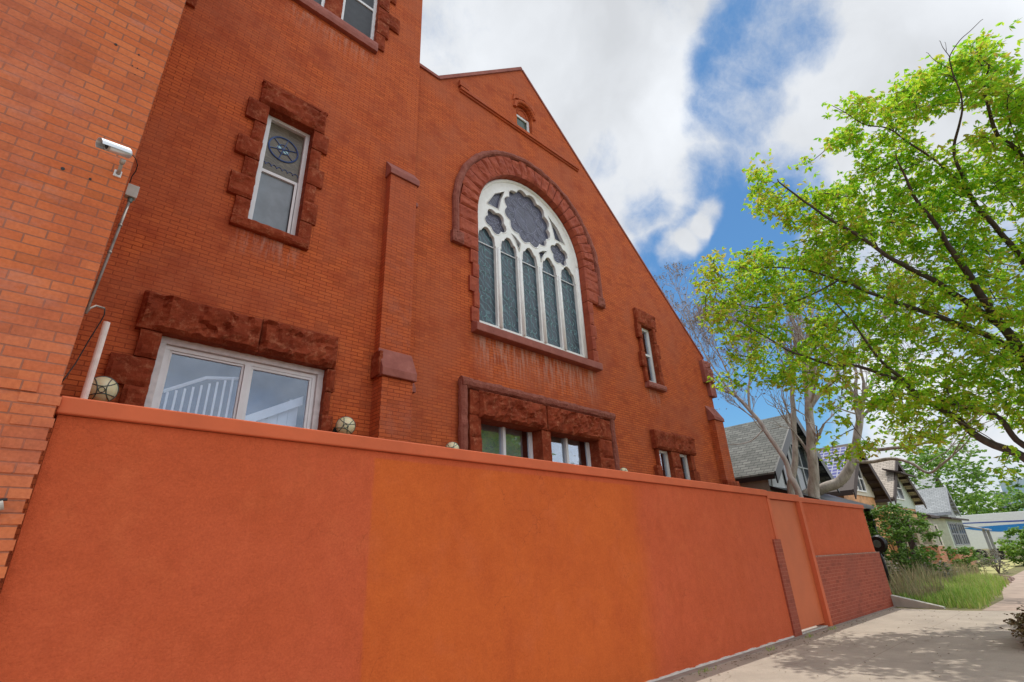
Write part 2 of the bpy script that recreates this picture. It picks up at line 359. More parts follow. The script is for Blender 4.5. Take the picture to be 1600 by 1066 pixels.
def bark(name, a, b_, sc=8):
    t = NT(name); mp = t.coord((sc, sc, sc*.35)); n = t.noise(1, 7, .7, vec=mp)
    t.base(t.ramp(n, [(.3, a), (.7, b_)])); t.b.inputs['Roughness'].default_value = .9; t.bump(n, .8, .02); return t.m
K['bark'] = bark('dark_bark', (.045, .03, .024, 1), (.13, .095, .075, 1))
K['pale'] = bark('pale_grey_bark', (.22, .18, .15, 1), (.58, .52, .47, 1), 7)
K['twig'] = bark('pinkish_twig_bark', (.34, .28, .26, 1), (.56, .49, .46, 1), 6)

# ------------------------------------------------------------------ light, sky, render settings
SD = Vector((.29, .147, 1)).normalized()
el = math.asin(SD.z); az = math.atan2(SD.x, SD.y)
sl = bpy.data.lights.new('sun', 'SUN'); sl.energy = 2.7; sl.angle = R(.53); sl.color = (1, .95, .87)
so = bpy.data.objects.new('sun', sl); COL.objects.link(so); so.rotation_euler = SD.to_track_quat('Z', 'Y').to_euler()
w = bpy.data.worlds.new('World'); scene.world = w; w.use_nodes = True; nt = w.node_tree; N = nt.nodes; L = nt.links
bg = N['Background']
sky = N.new('ShaderNodeTexSky'); sky.sky_type = 'NISHITA'; sky.sun_disc = False; sky.sun_elevation = el; sky.sun_rotation = az; sky.air_density = 1.2; sky.dust_density = .3; sky.ozone_density = 3
tcw = N.new('ShaderNodeTexCoord'); nrm = N.new('ShaderNodeVectorMath'); nrm.operation = 'NORMALIZE'; L.new(tcw.outputs['Generated'], nrm.inputs[0])
D = nrm.outputs[0]
def wm(op, a, b=0, clamp=False):
    x = N.new('ShaderNodeMath'); x.operation = op; x.use_clamp = clamp
    for i, v in enumerate((a, b)):
        if isinstance(v, bpy.types.NodeSocket): L.new(v, x.inputs[i])
        else: x.inputs[i].default_value = v
    return x.outputs[0]
def wnoise(vec, sc, det, ro, dist=0):
    x = N.new('ShaderNodeTexNoise'); x.inputs['Scale'].default_value = sc; x.inputs['Detail'].default_value = det; x.inputs['Roughness'].default_value = ro; x.inputs['Distortion'].default_value = dist
    L.new(vec, x.inputs['Vector']); return x.outputs['Fac']
warp = N.new('ShaderNodeTexNoise'); warp.inputs['Scale'].default_value = 3.2; warp.inputs['Detail'].default_value = 5; L.new(D, warp.inputs['Vector'])
ws = N.new('ShaderNodeVectorMath'); ws.operation = 'SUBTRACT'; L.new(warp.outputs['Color'], ws.inputs[0]); ws.inputs[1].default_value = (.5, .5, .5)
wsc = N.new('ShaderNodeVectorMath'); wsc.operation = 'SCALE'; L.new(ws.outputs[0], wsc.inputs[0]); wsc.inputs[3].default_value = .22
wd = N.new('ShaderNodeVectorMath'); wd.operation = 'ADD'; L.new(D, wd.inputs[0]); L.new(wsc.outputs[0], wd.inputs[1])
wn_ = N.new('ShaderNodeVectorMath'); wn_.operation = 'NORMALIZE'; L.new(wd.outputs[0], wn_.inputs[0])
# gaps of blue between banks of cloud, each a direction in the sky and an angular size in degrees
def gap(px, py, deg, amt):
    d = ray(px, py).normalized(); x = N.new('ShaderNodeVectorMath'); x.operation = 'DOT_PRODUCT'; L.new(wn_.outputs[0], x.inputs[0]); x.inputs[1].default_value = d
    m = N.new('ShaderNodeMapRange'); m.interpolation_type = 'SMOOTHSTEP'; L.new(x.outputs['Value'], m.inputs[0])
    m.inputs[1].default_value = math.cos(R(deg)); m.inputs[2].default_value = math.cos(R(deg*.1)); m.inputs[3].default_value = 0; m.inputs[4].default_value = amt
    return m.outputs[0]
tot = None
for g in ((1262, -45, 5, 1.2), (1235, -5, 5, 1.25), (1212, 35, 5.6, 1.35), (1190, 75, 5.6, 1.4), (1168, 115, 5.6, 1.45), (1162, 155, 5.4, 1.35), (1140, 192, 5, 1.2), (1100, 215, 3.5, .7), (1120, 240, 5, .5), (1175, 225, 4, .6), (1190, 275, 5.5, 1.1), (1165, 315, 7.5, 1.5), (1100, 300, 5, .9), (1130, 380, 8, 1.4), (1075, 450, 7, 1.3), (1020, 420, 4, .8), (1060, 500, 9, 1.4), (1110, 540, 10, 1.5), (1140, 600, 12, 1.6), (1190, 630, 11, 1.4), (1120, 660, 9, 1.0), (1400, 420, 12, .5), (1500, 450, 10, .5), (1260, 480, 10, .8), (985, 345, 3, .5), (915, 262, 2.5, .5)):
    q = gap(*g); tot = q if tot is None else wm('MAXIMUM', tot, q)
dens = wm('ADD', wm('ADD', wm('MULTIPLY', wnoise(D, 3.4, 10, .66, .25), 2.2), wm('MULTIPLY', wnoise(wd.outputs[0], 11, 10, .7, .1), 1.1)), -.95)
for p in ((1086, 340, 2.4, .95), (1070, 368, 2.6, 1.05), (1046, 398, 2.6, .85), (1150, 290, 4, .25), (760, 60, 22, .35), (900, 200, 20, .3), (1330, 150, 16, .5), (1500, 60, 22, .35)):
    dens = wm('ADD', dens, gap(*p))
dens = wm('SUBTRACT', dens, tot)
cr = N.new('ShaderNodeMapRange'); cr.interpolation_type = 'SMOOTHSTEP'; L.new(dens, cr.inputs[0]); cr.inputs[1].default_value = -.25; cr.inputs[2].default_value = .95
# cloud brightness: soft grey undersides, brighter tops, and banks behind the camera raised as added fill for the walls
cs = wnoise(wd.outputs[0], 2.7, 6, .5, .2)
cv = N.new('ShaderNodeMapRange'); L.new(cs, cv.inputs[0]); cv.inputs[1].default_value = .36; cv.inputs[2].default_value = .64; cv.inputs[3].default_value = 6.5; cv.inputs[4].default_value = 9.3
sepd = N.new('ShaderNodeSeparateXYZ'); L.new(D, sepd.inputs[0])
BACK_CLOUD_FILL = 1.75
bk = N.new('ShaderNodeMapRange'); bk.interpolation_type = 'SMOOTHSTEP'; L.new(sepd.outputs[1], bk.inputs[0]); bk.inputs[1].default_value = .1; bk.inputs[2].default_value = -.7; bk.inputs[3].default_value = 1; bk.inputs[4].default_value = BACK_CLOUD_FILL
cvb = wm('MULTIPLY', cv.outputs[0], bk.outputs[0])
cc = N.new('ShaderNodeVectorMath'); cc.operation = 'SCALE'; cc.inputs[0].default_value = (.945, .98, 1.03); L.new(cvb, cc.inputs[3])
skb = N.new('ShaderNodeVectorMath'); skb.operation = 'MULTIPLY'; L.new(sky.outputs[0], skb.inputs[0]); skb.inputs[1].default_value = (.56, .88, 1.05)
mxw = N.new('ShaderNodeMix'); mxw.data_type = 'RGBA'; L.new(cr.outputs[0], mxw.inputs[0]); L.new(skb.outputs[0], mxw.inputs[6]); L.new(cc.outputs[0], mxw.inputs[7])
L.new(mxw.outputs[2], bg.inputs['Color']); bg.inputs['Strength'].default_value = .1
scene.view_settings.view_transform = 'Standard'; scene.view_settings.look = 'None'; scene.view_settings.gamma = 1
scene.view_settings.exposure = .12
scene.cycles.max_bounces = 8; scene.cycles.transparent_max_bounces = 16

# ------------------------------------------------------------------ ground
def sheet(name, pts, z, mat):
    mb = MB(); mb.add([(p[0], p[1], z) for p in pts], [tuple(range(len(pts)))]); return tag(mb.build(name, mat), kind='structure')
sheet('ground', [(-3000, -3000), (3000, -3000), (3000, 3000), (-3000, 3000)], -.004, K['soil'])
sheet('road', [(-200, -13), (400, -13), (400, -3), (-200, -3)], .0, K['asph'])
sheet('sidewalk', [(-30, -2.6), (18.9, -2.6), (18.9, 1.95), (18.55, 3.2), (18.9, 5.3), (-30, 5.3)], .004, K['conc'])
sheet('path', [(18.9, 1.8), (24, 1.8), (30, 2.3), (60, 3.2), (60, 4.4), (34, 3.9), (26, 3.2), (22.5, 2.8), (18.75, 2.85)], .002, K['flag'])
mb = MB(); mb.box(-30, 400, -3, -2.6, -.1, .006); tag(mb.build('kerb', K['kerb']), kind='structure')
mb = MB(); mb.box(.0, 19.4, 4.80, 4.95, -.02, .012); tag(mb.build('footing_strip', K['strip']), kind='structure')

# ------------------------------------------------------------------ church
church = thing('church_building', 'large orange-red brick church with pointed gable, round-arched tracery window and square tower', 'church')
TY, GY = 9.0, 9.25
mb = MB()
tholes = [rect(1.80, 2.95, 7.6, 10.56), rect(.95, 3.65, 3.3, 5.12), rect(1.2, 4.05, 14.2, 17.6)]
wall_fill(mb, rect(-8, 5.36, -.05, 25), tholes, TY, 0)
mb.add([(5.36, TY, -.05), (5.36, 16, -.05), (5.36, 16, 25), (5.36, TY, 25)], [(0, 1, 2, 3)])
mb.build('tower_wall', K['church'], church)
arch = [(7.5, 7.1)]+[(12.2, 7.1)]+[(9.86+2.36*math.cos(a), 10.76+2.36*math.sin(a)) for a in [math.pi*i/28 for i in range(29)]]
gholes = [arch, rect(7.3, 12.3, 3.2, 5.0), rect(15.1, 16.02, 7.2, 9.5), rect(15.1, 17.12, 3.0, 4.95), [(9.43, 15.3), (10.17, 15.3), (10.17, 16.15)]+[(9.8+.37*math.cos(math.pi*i/8), 16.15+.37*math.sin(math.pi*i/8)) for i in range(1, 8)]+[(9.43, 16.15)]]
gout = [(5.36, -.05), (19.9, -.05), (19.9, 8.9), (19.78, 9.18), (9.83, 18.37), (6.2, 15.01), (5.36, 15.01)]
mb = MB(); wall_fill(mb, gout, gholes, GY, 0)
for i in range(len(gout)):
    p, q = gout[i], gout[(i+1) % len(gout)]
    mb.add([(p[0], GY, p[1]), (q[0], GY, q[1]), (q[0], GY+.5, q[1]), (p[0], GY+.5, p[1])], [(0, 1, 2, 3)])
mb.add([(19.9, GY+.5, -.05), (19.9, 24, -.05), (19.9, 24, 8.4), (19.9, GY+.5, 8.4)], [(0, 1, 2, 3)])
for lp in gholes[4:]:
    k = len(lp); mb.add([(p[0], GY, p[1]) for p in lp]+[(p[0], GY+.3, p[1]) for p in lp], [(i, (i+1) % k, k+(i+1) % k, k+i) for i in range(k)])
mb.build('gable_wall', K['church'], church)
K['roofdark'] = flat('dark_roof_slates', (.10, .10, .11, 1), .8, 0, .3, 8, .3)
mb = MB(); mb.slab([(6.0, GY+.51, 14.2), (9.83, GY+.51, 17.8), (19.8, GY+.51, 8.6), (19.8, GY+.51, 8.5), (6.0, GY+.51, 8.5)], (0, 14, 0)); mb.build('roof', K['roofdark'], church)
K['dark2'] = flat('interior_wall', (.10, .09, .085, 1), .9)
mb = MB(); mb.box(-7.9, 5.3, TY+2.2, TY+2.3, 0, 24); mb.box(5.4, 19.7, GY+1.6, GY+1.7, 0, 8.4); mb.box(6.5, 13, GY+1.6, GY+1.7, 8.4, 14); mb.box(9.2, 10.4, GY+.8, GY+.9, 15.1, 17)
for z in (2.9, 7.3, 13.5): mb.box(-7.9, 5.3, TY+.25, TY+2.2, z, z+.1)
mb.build('inner_wall', K['dark2'], church)
# stone copings of the parapet, thin
mb = MB()
def cop(p, q, y0=GY-.05, y1=GY+.55, th=.16):
    d = Vector((q[0]-p[0], 0, q[1]-p[1])).normalized(); n = Vector((-d.z, 0, d.x)); n = n if n.z > 0 else -n
    a = [Vector((p[0], y0, p[1])), Vector((q[0], y0, q[1]))]
    mb.slab([a[0]+n*.003, a[1]+n*.003, a[1]+n*th, a[0]+n*th], (0, y1-y0, 0))
cop((5.37, 15.01), (6.2, 15.01), th=.1); cop((6.2, 15.01), (9.83, 18.37), GY-.06, th=.11); cop((9.83, 18.37), (19.78, 9.18), GY-.03, th=.08)
mb.build('parapet_coping', K['dressed'], church)
mb = MB()
for a, b_ in ((6.95, 9.4), (9.4, 10.2), (10.2, 12.55)):
    mb.box(a, b_-.004, GY-.10, GY+.1, 15.16, 15.27); mb.box(a, b_-.004, GY-.05, GY+.1, 15.10, 15.158)
mb.box(6.9, 7.25, GY-.12, GY+.1, 15.272, 15.5)
mb.build('string_course', K['butt'], church)

# -- buttresses
def buttress(x0, x1, yf1, yf2, zmid, ztop, wall_y, gx=.0):
    b = MB(); b.box(x0, x1, yf2, wall_y+.05, zmid-.05, ztop); b.box(x0+.02, x1-.002, yf1, wall_y+.05, -.05, zmid-.35)
    o = b.build('buttress', K['butt'], church)
    return o
bt = buttress(4.585, 5.30, 8.62, 8.78, 5.7, 10.3, TY)
m1 = MB()   # upper cap: sloping weathering stone
def capstone(mb, x0, x1, yf, yb, z0, z1, lip=.07, th=.16):
    # wedge: front low, back high, with a square nosing
    mb.slab([(x0-lip, yf-lip, z0), (x0-lip, yf-lip, z0+th), (x0-lip, yb, z1), (x0-lip, yb, z0)], (x1-x0+2*lip, 0, 0))
capstone(m1, 4.60, 5.30, 8.78, TY, 10.2, 10.72, .05); m1.build('capstone', K['dressed'], bt, bevel=.012)
m1 = MB(); capstone(m1, 4.62, 5.29, 8.60, 8.78, 5.07, 5.72, .06); m1.build('capstone', K['dressed'], bt, bevel=.015)
# the clasping part on the gable side
m2 = MB(); m2.box(5.31, 5.52, 8.97, GY+.05, -.05, 4.95); m2.box(5.26, 5.42, 8.98, GY+.05, 4.95, 9.9); m2.build('clasping_pier', K['butt'], bt)
m2 = MB(); capstone(m2, 5.32, 5.52, 8.97, GY, 4.98, 5.65, .05, .1); m2.build('capstone', K['dressed'], bt, bevel=.01)
m2 = MB(); capstone(m2, 5.3, 5.42, 8.98, GY, 9.75, 10.2, .04, .1); m2.build('capstone', K['dressed'], bt, bevel=.01)
mb = MB(); rock(mb, 4.535, 4.60, 5.1, 5.6, 8.64, 8.98, .02, 3); mb.build('corner_stone', K['stone'], bt)
rb = MB(); rb.box(19.17, 19.87, 9.0, GY+.05, -.05, 6.5); rbo = rb.build('buttress', K['butt'], church)
m2 = MB(); capstone(m2, 19.17, 19.87, 9.0, GY, 6.42, 7.05, .05, .12); m2.build('capstone', K['dressed'], rbo, bevel=.015)
m2 = MB(); rock(m2, 19.0, 19.95, 3.75, 4.1, 8.9, 9.1, .05, 31); m2.build('plinth_block', K['stone'], rbo)
m2 = MB(); rock(m2, 19.35, 20.0, 8.05, 9.0, 9.1, 9.7, .12, 32); m2.box(19.6, 20.05, 9.1, 9.8, 7.5, 8.05); m2.build('kneeler_stone', K['dressed'], church)
rs = MB(); rs.box(19.9, 20.35, 9.6, 10.6, -.05, 6.5); rs2 = rs.build('side_buttress', K['butt'], church)
m2 = MB(); rock(m2, 19.88, 20.45, 6.5, 7.1, 9.55, 10.6, .05, 8); m2.build('capstone', K['stone'], rs2)

# -- windows
def quoins(mb, xin, side, zs, widths, yf, yb, seed=0, amp=.04):
    for i in range(len(zs)-1):
        w_ = widths[i % len(widths)]; x0, x1 = (xin-w_, xin) if side < 0 else (xin, xin+w_)
        rock(mb, x0, x1, zs[i]+.004, zs[i+1]-.004, yf-(.02 if i % 2 else 0), yb, amp, seed+i*3.1)
def frame_rect(mb, x0, x1, z0, z1, t, y0, y1):
    mb.box(x0, x1, y0, y1, z1-t, z1); mb.box(x0, x1, y0, y1, z0, z0+t)
    mb.box(x0, x0+t, y0, y1, z0+t, z1-t); mb.box(x1-t, x1, y0, y1, z0+t, z1-t)
def pane(x0, x1, z0, z1, y, mat, parent, name='pane'):
    m = MB(); m.box(x0, x1, y, y+.008, z0, z1); return m.build(name, mat, parent)
def zs_(z0, z1, n): return [z0+(z1-z0)*i/n for i in range(n+1)]

# small stained sash window in the tower
m = MB(); frame_rect(m, 1.855, 2.76, 7.62, 10.52, .09, 9.16, 9.30)
m.box(1.90, 2.66, 9.175, 9.29, 9.05, 9.12); m.box(2.60, 2.655, 9.15, 9.17, 7.72, 9.05)
win = m.build('window', K['white'], church, bevel=.006)
st = MB(); rock(st, 1.62, 2.98, 10.5, 11.1, 8.93, 9.2, .08, 1); st.box(1.60, 3.0, 8.90, 9.0, 11.06, 11.11)
quoins(st, 1.82, -1, [7.62, 8.1, 8.6, 9.05, 9.5, 10.0, 10.49], [.26, .42, .25, .44, .22, .40], 8.94, 9.24, 5)
quoins(st, 2.76, 1, [7.62, 8.1, 8.6, 9.05, 9.5, 10.0, 10.49], [.24, .3, .22, .34, .22, .34], 8.96, 9.24, 15)
st.build('stone_surround', K['stone'], win)
st = MB(); rock(st, 1.55, 2.98, 7.46, 7.66, 8.90, 9.24, .05, 4, .04); st.build('sill', K['stone'], win)
pane(1.90, 2.66, 9.12, 10.42, 9.24, K['amber'], win, 'stained_pane'); pane(1.90, 2.60, 7.7, 9.05, 9.22, flat('hazy_grey_glass', (.17, .20, .23, 1), .22, 0, .35, 1.6), win)
def torus(mb, c, r, tr, y, n=28, a0=0, a1=2*math.pi):
    pts = [(c[0]+r[0]*math.cos(a0+(a1-a0)*i/n), y, c[1]+r[1]*math.sin(a0+(a1-a0)*i/n)) for i in range(n+1)]; mb.tube(pts, tr, 6)
m = MB(); torus(m, (2.29, 9.85), (.30, .30), .017, 9.23); torus(m, (2.29, 9.85), (.12, .12), .008, 9.23, 14)
for k in range(6): m.tube([(2.29, 9.23, 9.85), (2.29+.29*math.cos(k*math.pi/3+.3), 9.23, 9.85+.29*math.sin(k*math.pi/3+.3))], .01, 5)
for k in range(7): torus(m, (1.95+.11*k, 9.3), (.05, .06), .006, 9.232, 8, 0, math.pi)
m.build('leading', K['bluelead'], win)
m = MB(); m.sphere((2.35, 9.235, 9.80), .06, 12, 8, (1, .1, .7)); m.sphere((2.2, 9.235, 9.87), .05, 12, 8, (1, .1, .6)); m.build('glass_motif', K['paleblue'], win)

# wide sliding window
m = MB(); frame_rect(m, .96, 3.63, 3.3, 5.11, .115, 9.06, 9.2); win = m.build('window', K['dirtywhite'], church, bevel=.006)
m = MB(); frame_rect(m, 1.078, 3.512, 3.417, 4.992, .07, 9.12, 9.2); m.box(2.26, 2.36, 9.10, 9.2, 3.488, 4.92); frame_rect(m, 1.15, 2.258, 3.49, 4.92, .035, 9.14, 9.19); frame_rect(m, 2.362, 3.44, 3.49, 4.92, .045, 9.13, 9.19)
m.build('sash', K['white'], win, bevel=.004)
pane(1.186, 2.222, 3.53, 4.884, 9.165, K['glass'], win); pane(2.408, 3.394, 3.536, 4.874, 9.155, K['glass'], win)
st = MB(); rock(st, .62, 2.36, 5.1, 5.72, 8.87, 9.08, .12, 41, .05); rock(st, 2.37, 3.76, 5.1, 5.74, 8.87, 9.08, .12, 43, .05)
quoins(st, .97, -1, [3.3, 3.75, 4.2, 4.65, 5.09], [.36, .30, .55, .28], 8.92, 9.1, 44, .06); quoins(st, 3.62, 1, [3.3, 3.75, 4.2, 4.65, 5.09], [.12, .2, .12, .16], 8.92, 9.1, 47, .05)
st.build('stone_surround', K['stone'], win)
# stair seen through the glass
m = MB(); WH = K['white']
m.tube([(1.2, 9.26, 4.28), (1.75, 9.27, 4.62), (2.3, 9.28, 4.72)], .03, 6)
for k in range(10):
    x = 1.25+.11*k; m.box(x, x+.032, 9.25, 9.28, 3.0, 4.28+.05*k)
m.slab([(1.7, 9.3, 3.5), (3.4, 9.34, 4.45), (3.4, 9.34, 4.62), (1.7, 9.3, 3.67)], (0, .05, 0))
for k in range(6): x = 2.35+.17*k; m.box(x, x+.165, 9.45, 9.8, 3.2, 3.85+.14*k)
m.build('inner_staircase', WH, win)
m = MB(); m.box(.9, 3.7, 9.9, 9.95, 3.0, 5.4); m.build('room_back', flat('blue_grey_room', (.10, .19, .36, 1), .8, 0, .5, 1.2), win)

# pair high in the tower
m = MB(); frame_rect(m, 1.3, 2.62, 14.32, 17.5, .09, 9.1, 9.22); win = m.build('window', K['white'], church)
pane(1.39, 2.53, 14.4, 17.4, 9.15, K['screen'], win)
m = MB(); frame_rect(m, 3.02, 3.98, 14.32, 17.5, .09, 9.1, 9.22); m.box(3.1, 3.9, 9.12, 9.2, 15.75, 15.83); win = m.build('window', K['white'], church)
pane(3.11, 3.89, 14.4, 17.4, 9.15, K['screen'], win)
st = MB(); rock(st, 2.6, 3.04, 14.3, 17.5, 9.06, 9.3, .02, 51); st.build('stone_pier', K['stone'], win); st = MB(); quoins(st, 3.97, 1, [14.25, 14.8, 15.3, 15.85, 16.4, 17.0, 17.5], [.26, .34, .66, .3, .5, .3], 8.95, 9.2, 52, .05)
st.build('stone_surround', K['stone'], win)
st = MB(); rock(st, 1.2, 4.02, 14.0, 14.3, 8.88, 9.2, .03, 53, .08); st.build('sill', K['dressed'], win)
st = MB(); rock(st, -.3, .16, 12.02, 12.6, 8.93, 9.05, .04, 55); rock(st, -.4, .05, 12.6, 13.4, 8.93, 9.05, .04, 56); rock(st, -.3, .2, 13.4, 14.2, 8.93, 9.05, .04, 57); st.build('corner_quoin', K['stone'], church)

# great tracery window
XC, ZS, HW, ZB = 9.86, 10.76, 2.31, 7.46
def circ(c, r, n, lob=0, amp=0, ph=0):
    out = []
    for i in range(n):
        a = 2*math.pi*i/n; rr = r*(1-amp+amp*abs(math.sin(lob*(a-ph)/2))) if lob else r
        out.append((c[0]+rr*math.cos(a), c[1]+rr*math.sin(a)))
    return out
outer = [(XC-HW, ZB), (XC+HW, ZB)]+[(XC+HW*math.cos(a), ZS+HW*math.sin(a)) for a in [math.pi*i/40 for i in range(41)]]
mull = [(7.74, 8.42), (8.61, 9.285), (9.485, 10.16), (10.36, 11.03), (11.23, 11.96)]
holes = []
for (a, b_) in mull:
    c = (a+b_)/2; h = (b_-a)/2; lo = []
    lo = [(a, ZB+.07), (b_, ZB+.07), (b_, 10.08)]
    # trefoiled head: two small side lobes then a round top
    for i in range(1, 16):
        t_ = math.pi*i/16; q_ = 1-.16*abs(math.sin(1.5*(t_-math.pi/2)*1.0+0))**2 if 3 < i < 13 else 1; lo.append((c+h*.98*math.cos(t_)*q_, 10.16+.50*math.sin(t_)*q_))
    lo += [(a, 10.08)]
    lo2 = lo[:3]+[(b_-.01, 10.13)]+lo[3:-1]+[(a+.01, 10.13)]+[lo[-1]]
    holes.append(lo2)
holes.append(circ((XC, 11.80), 1.06, 96, 12, .12))
holes.append(circ((8.46, 11.0), .45, 60, 5, .24, .3)); holes.append(circ((11.26, 11.0), .45, 60, 5, .24, -.3))
holes += [[(8.12, 11.52), (8.62, 11.52), (8.72, 11.95), (8.88, 12.38), (8.45, 12.08)], [(11.60, 11.52), (11.27, 12.08), (10.84, 12.38), (11.0, 11.95), (11.10, 11.52)],
          [(9.385, 10.34), (9.48, 10.66), (9.28, 10.82), (9.08, 10.86), (9.22, 10.66)], [(10.335, 10.34), (10.50, 10.66), (10.64, 10.86), (10.44, 10.82), (10.24, 10.66)]]
m = MB(); wall_fill(m, outer, holes, 9.44, .16)
win = m.build('tracery_window', K['tracery'], church, bevel=.0)
# moulded edges standing proud of the flat tracery
m = MB()
for i, lo in enumerate(holes):
    if i < 5:
        pts = [(p[0], 9.445, p[1]) for p in lo[2:]]
    else: pts = [(p[0], 9.445, p[1]) for p in lo+lo[:1]]
    m.tube(pts, .022, 6)
for x in (8.515, 9.385, 10.26, 11.13): m.tube([(x, 9.43, ZB+.05), (x, 9.43, 10.1)], .05, 10)
m.tube([(XC+(HW-.06)*math.cos(math.pi*i/40), 9.44, ZS+(HW-.06)*math.sin(math.pi*i/40)) for i in range(41)], .06, 8)
m.tube([(XC+HW-.06, 9.44, ZB), (XC+HW-.06, 9.44, ZS)], .06, 8)
m.build('moulding', K['tracery'], win, smooth=True)
m = MB()
for (a, b_) in mull: m.box(a, b_, 9.50, 9.52, 10.07, 10.095)
m.build('glazing_bar', K['white'], win)
m = MB()
for (a, b_) in mull: m.box(a-.02, b_+.02, 9.54, 9.55, ZB+.05, 10.66)
pl = m.build('leaded_lights', K['lead'], win)
m = MB()
for (a, b_) in mull:   # scroll leading, raised cames
    c = (a+b_)/2
    for j in range(6):
        z = 7.75+j*.4; sgn = 1 if j % 2 else -1
        for s_ in (1, -1):
            pts = []
            for k in range(15):
                th = k/14*4.2; rr = .16*(1-k/17); pts.append((c+s_*(.13-rr*math.cos(th)*.9)*(1 if j % 2 else .95), 9.535, z+sgn*rr*math.sin(th)+.1))
            m.tube(pts, .008, 4)
    m.tube([(c, 9.535, 7.55), (c, 9.535, 10.5)], .005, 4)
m.build('scroll_leading', flat('patina_came', (.22, .40, .42, 1), .4), win)
m = MB(); m.tube([(XC, 9.55, 11.78), (XC, 9.56, 11.78)], [1.09, 1.09], 48)
for c in ((8.46, 11.0), (11.26, 11.0)): m.tube([(c[0], 9.55, c[1]), (c[0], 9.56, c[1])], [.50, .50], 30)
m.box(8.05, 8.76, 9.552, 9.562, 11.51, 12.4); m.box(10.96, 11.66, 9.552, 9.562, 11.51, 12.4); m.box(8.9, 10.8, 9.556, 9.566, 10.25, 10.95); m.box(7.72, 8.02, 9.556, 9.566, 10.6, 11.2); m.box(11.7, 12.0, 9.556, 9.566, 10.6, 11.2)
m.build('rose_light', K['rose'], win)
m = MB()
for k in range(12):
    a = math.pi*2*k/12+.26; torus(m, (XC+.66*math.cos(a), 11.78+.66*math.sin(a)), (.14, .14), .010, 9.545, 14)
torus(m, (XC, 11.78), (.47, .47), .010, 9.545, 36)
m.tube([(XC, 9.545, 11.35), (XC, 9.545, 12.2)], .008, 4); m.build('rose_leading', flat('lilac_came', (.27, .28, .38, 1), .4), win)
for c in ((8.46, 11.0), (11.26, 11.0)):
    m = MB()
    for k in range(6): a = k*math.pi/3; torus(m, (c[0]+.17*math.cos(a), c[1]+.17*math.sin(a)), (.12, .07), .009, 9.545, 12)
    m.build('rose_leading', flat('lilac_came', (.27, .28, .38, 1), .4), win)
# voussoirs
m = MB()
nv = 25
for i in range(nv):
    a0 = math.pi*(i+.03)/nv; a1 = math.pi*(i+.97)/nv; ro = 2.93+random.uniform(-.03, .05); ri = HW-.0
    na, nr = 6, 9; o = len(m.v)
    for j in range(nr+1):
        for k in range(na+1):
            a = a0+(a1-a0)*k/na; r_ = ri+(ro-ri)*j/nr
            e = min(k, na-k, j, nr-j); x_, z_ = XC+r_*math.cos(a), ZS+r_*math.sin(a)
            d = (.03+.055*noise.fractal(Vector((x_*3, z_*3, i*2.3)), .8, 2, 4))*(1 if e > 0 else 0)
            m.v.append((x_, 9.17-d+random.uniform(-.004, .004), z_))
    for j in range(nr):
        for k in range(na):
            q = o+j*(na+1)+k; m.f.append((q, q+1, q+na+2, q+na+1))
    c8 = [(XC+r_*math.cos(a), y, ZS+r_*math.sin(a)) for y in (9.172, 9.5) for (r_, a) in ((ri, a0), (ri, a1), (ro, a1), (ro, a0))]
    m.add(c8, [(4, 7, 6, 5), (0, 1, 5, 4), (1, 2, 6, 5), (2, 3, 7, 6), (3, 0, 4, 7)])
for s_, x0 in ((-1, XC-HW), (1, XC+HW)):
    zz = [9.45, 9.88, 10.32, 10.755]
    for i in range(3): rock(m, *( (x0-.70, x0) if s_ < 0 else (x0, x0+.70)), zz[i]+.005, zz[i+1]-.005, 9.17, 9.5, .04, 60+i+s_)
    quoins(m, x0, s_, [7.28, 7.7, 8.15, 8.6, 9.02, 9.44], [.25, .17, .30, .2, .26], 9.18, 9.5, 70+s_, .03)
m.build('arch_stones', K['vous'], win)
m = MB()
pts = [(XC-3.06, 9.2, 9.75)]+[(XC+3.06*math.cos(a), 9.2, ZS+3.06*math.sin(a)) for a in [math.pi*(1-i/60) for i in range(61)]]+[(XC+3.06, 9.2, 9.7)]
m.tube(pts, .105, 10)
for v_i in range(len(m.v)):
    v = Vector(m.v[v_i]); m.v[v_i] = tuple(v+Vector((1, 1, 1))*0+noise.noise_vector(v*5)*.035)
rock(m, XC-3.2, XC-2.84, 9.42, 9.78, 9.12, 9.3, .05, 81); rock(m, XC+2.84, XC+3.2, 9.42, 9.78, 9.12, 9.3, .05, 82)
m.build('hood_mould', K['roll'], win)
m = MB(); m.slab([(7.33, 9.0, 6.98), (7.33, 9.0, 7.2), (7.33, 9.46, 7.42), (7.33, 9.46, 6.98)], (5.02, 0, 0)); m.build('sill', K['dressed'], win, bevel=.02)

# double window in its stone frame
win = None
for (a, b_) in ((7.5, 9.51), (9.84, 11.86)):
    m = MB(); frame_rect(m, a, b_, 3.3, 4.9, .08, 9.46, 9.56); c = (a+b_)/2; m.box(c-.045, c+.045, 9.44, 9.56, 3.38, 4.82); frame_rect(m, c+.046, b_-.082, 3.38, 4.82, .03, 9.48, 9.54)
    win = m.build('window', K['white'], church, bevel=.004)
    pane(a+.08, c-.045, 3.38, 4.82, 9.52, K['glassr'], win); pane(c+.08, b_-.115, 3.41, 4.79, 9.51, K['glassr'], win)
    m = MB(); m.box(a+.1, b_-.1, 9.74, 9.76, 3.2, 4.85); m.build('reflection_backing', K['reflback'], win)  # added pale sheet, its grey stands in for sky and tree reflected in the panes
    st = MB(); rock(st, a-.1, b_+.02, 4.75, 5.42, 9.05, 9.5, .13, a, .055); st.build('lintel', K['stone'], win)
st = MB()
rock(st, 9.51, 9.84, 3.2, 4.74, 9.10, 9.5, .02, 91); rock(st, 9.56, 9.72, 4.755, 5.42, 9.08, 9.4, .03, 92)
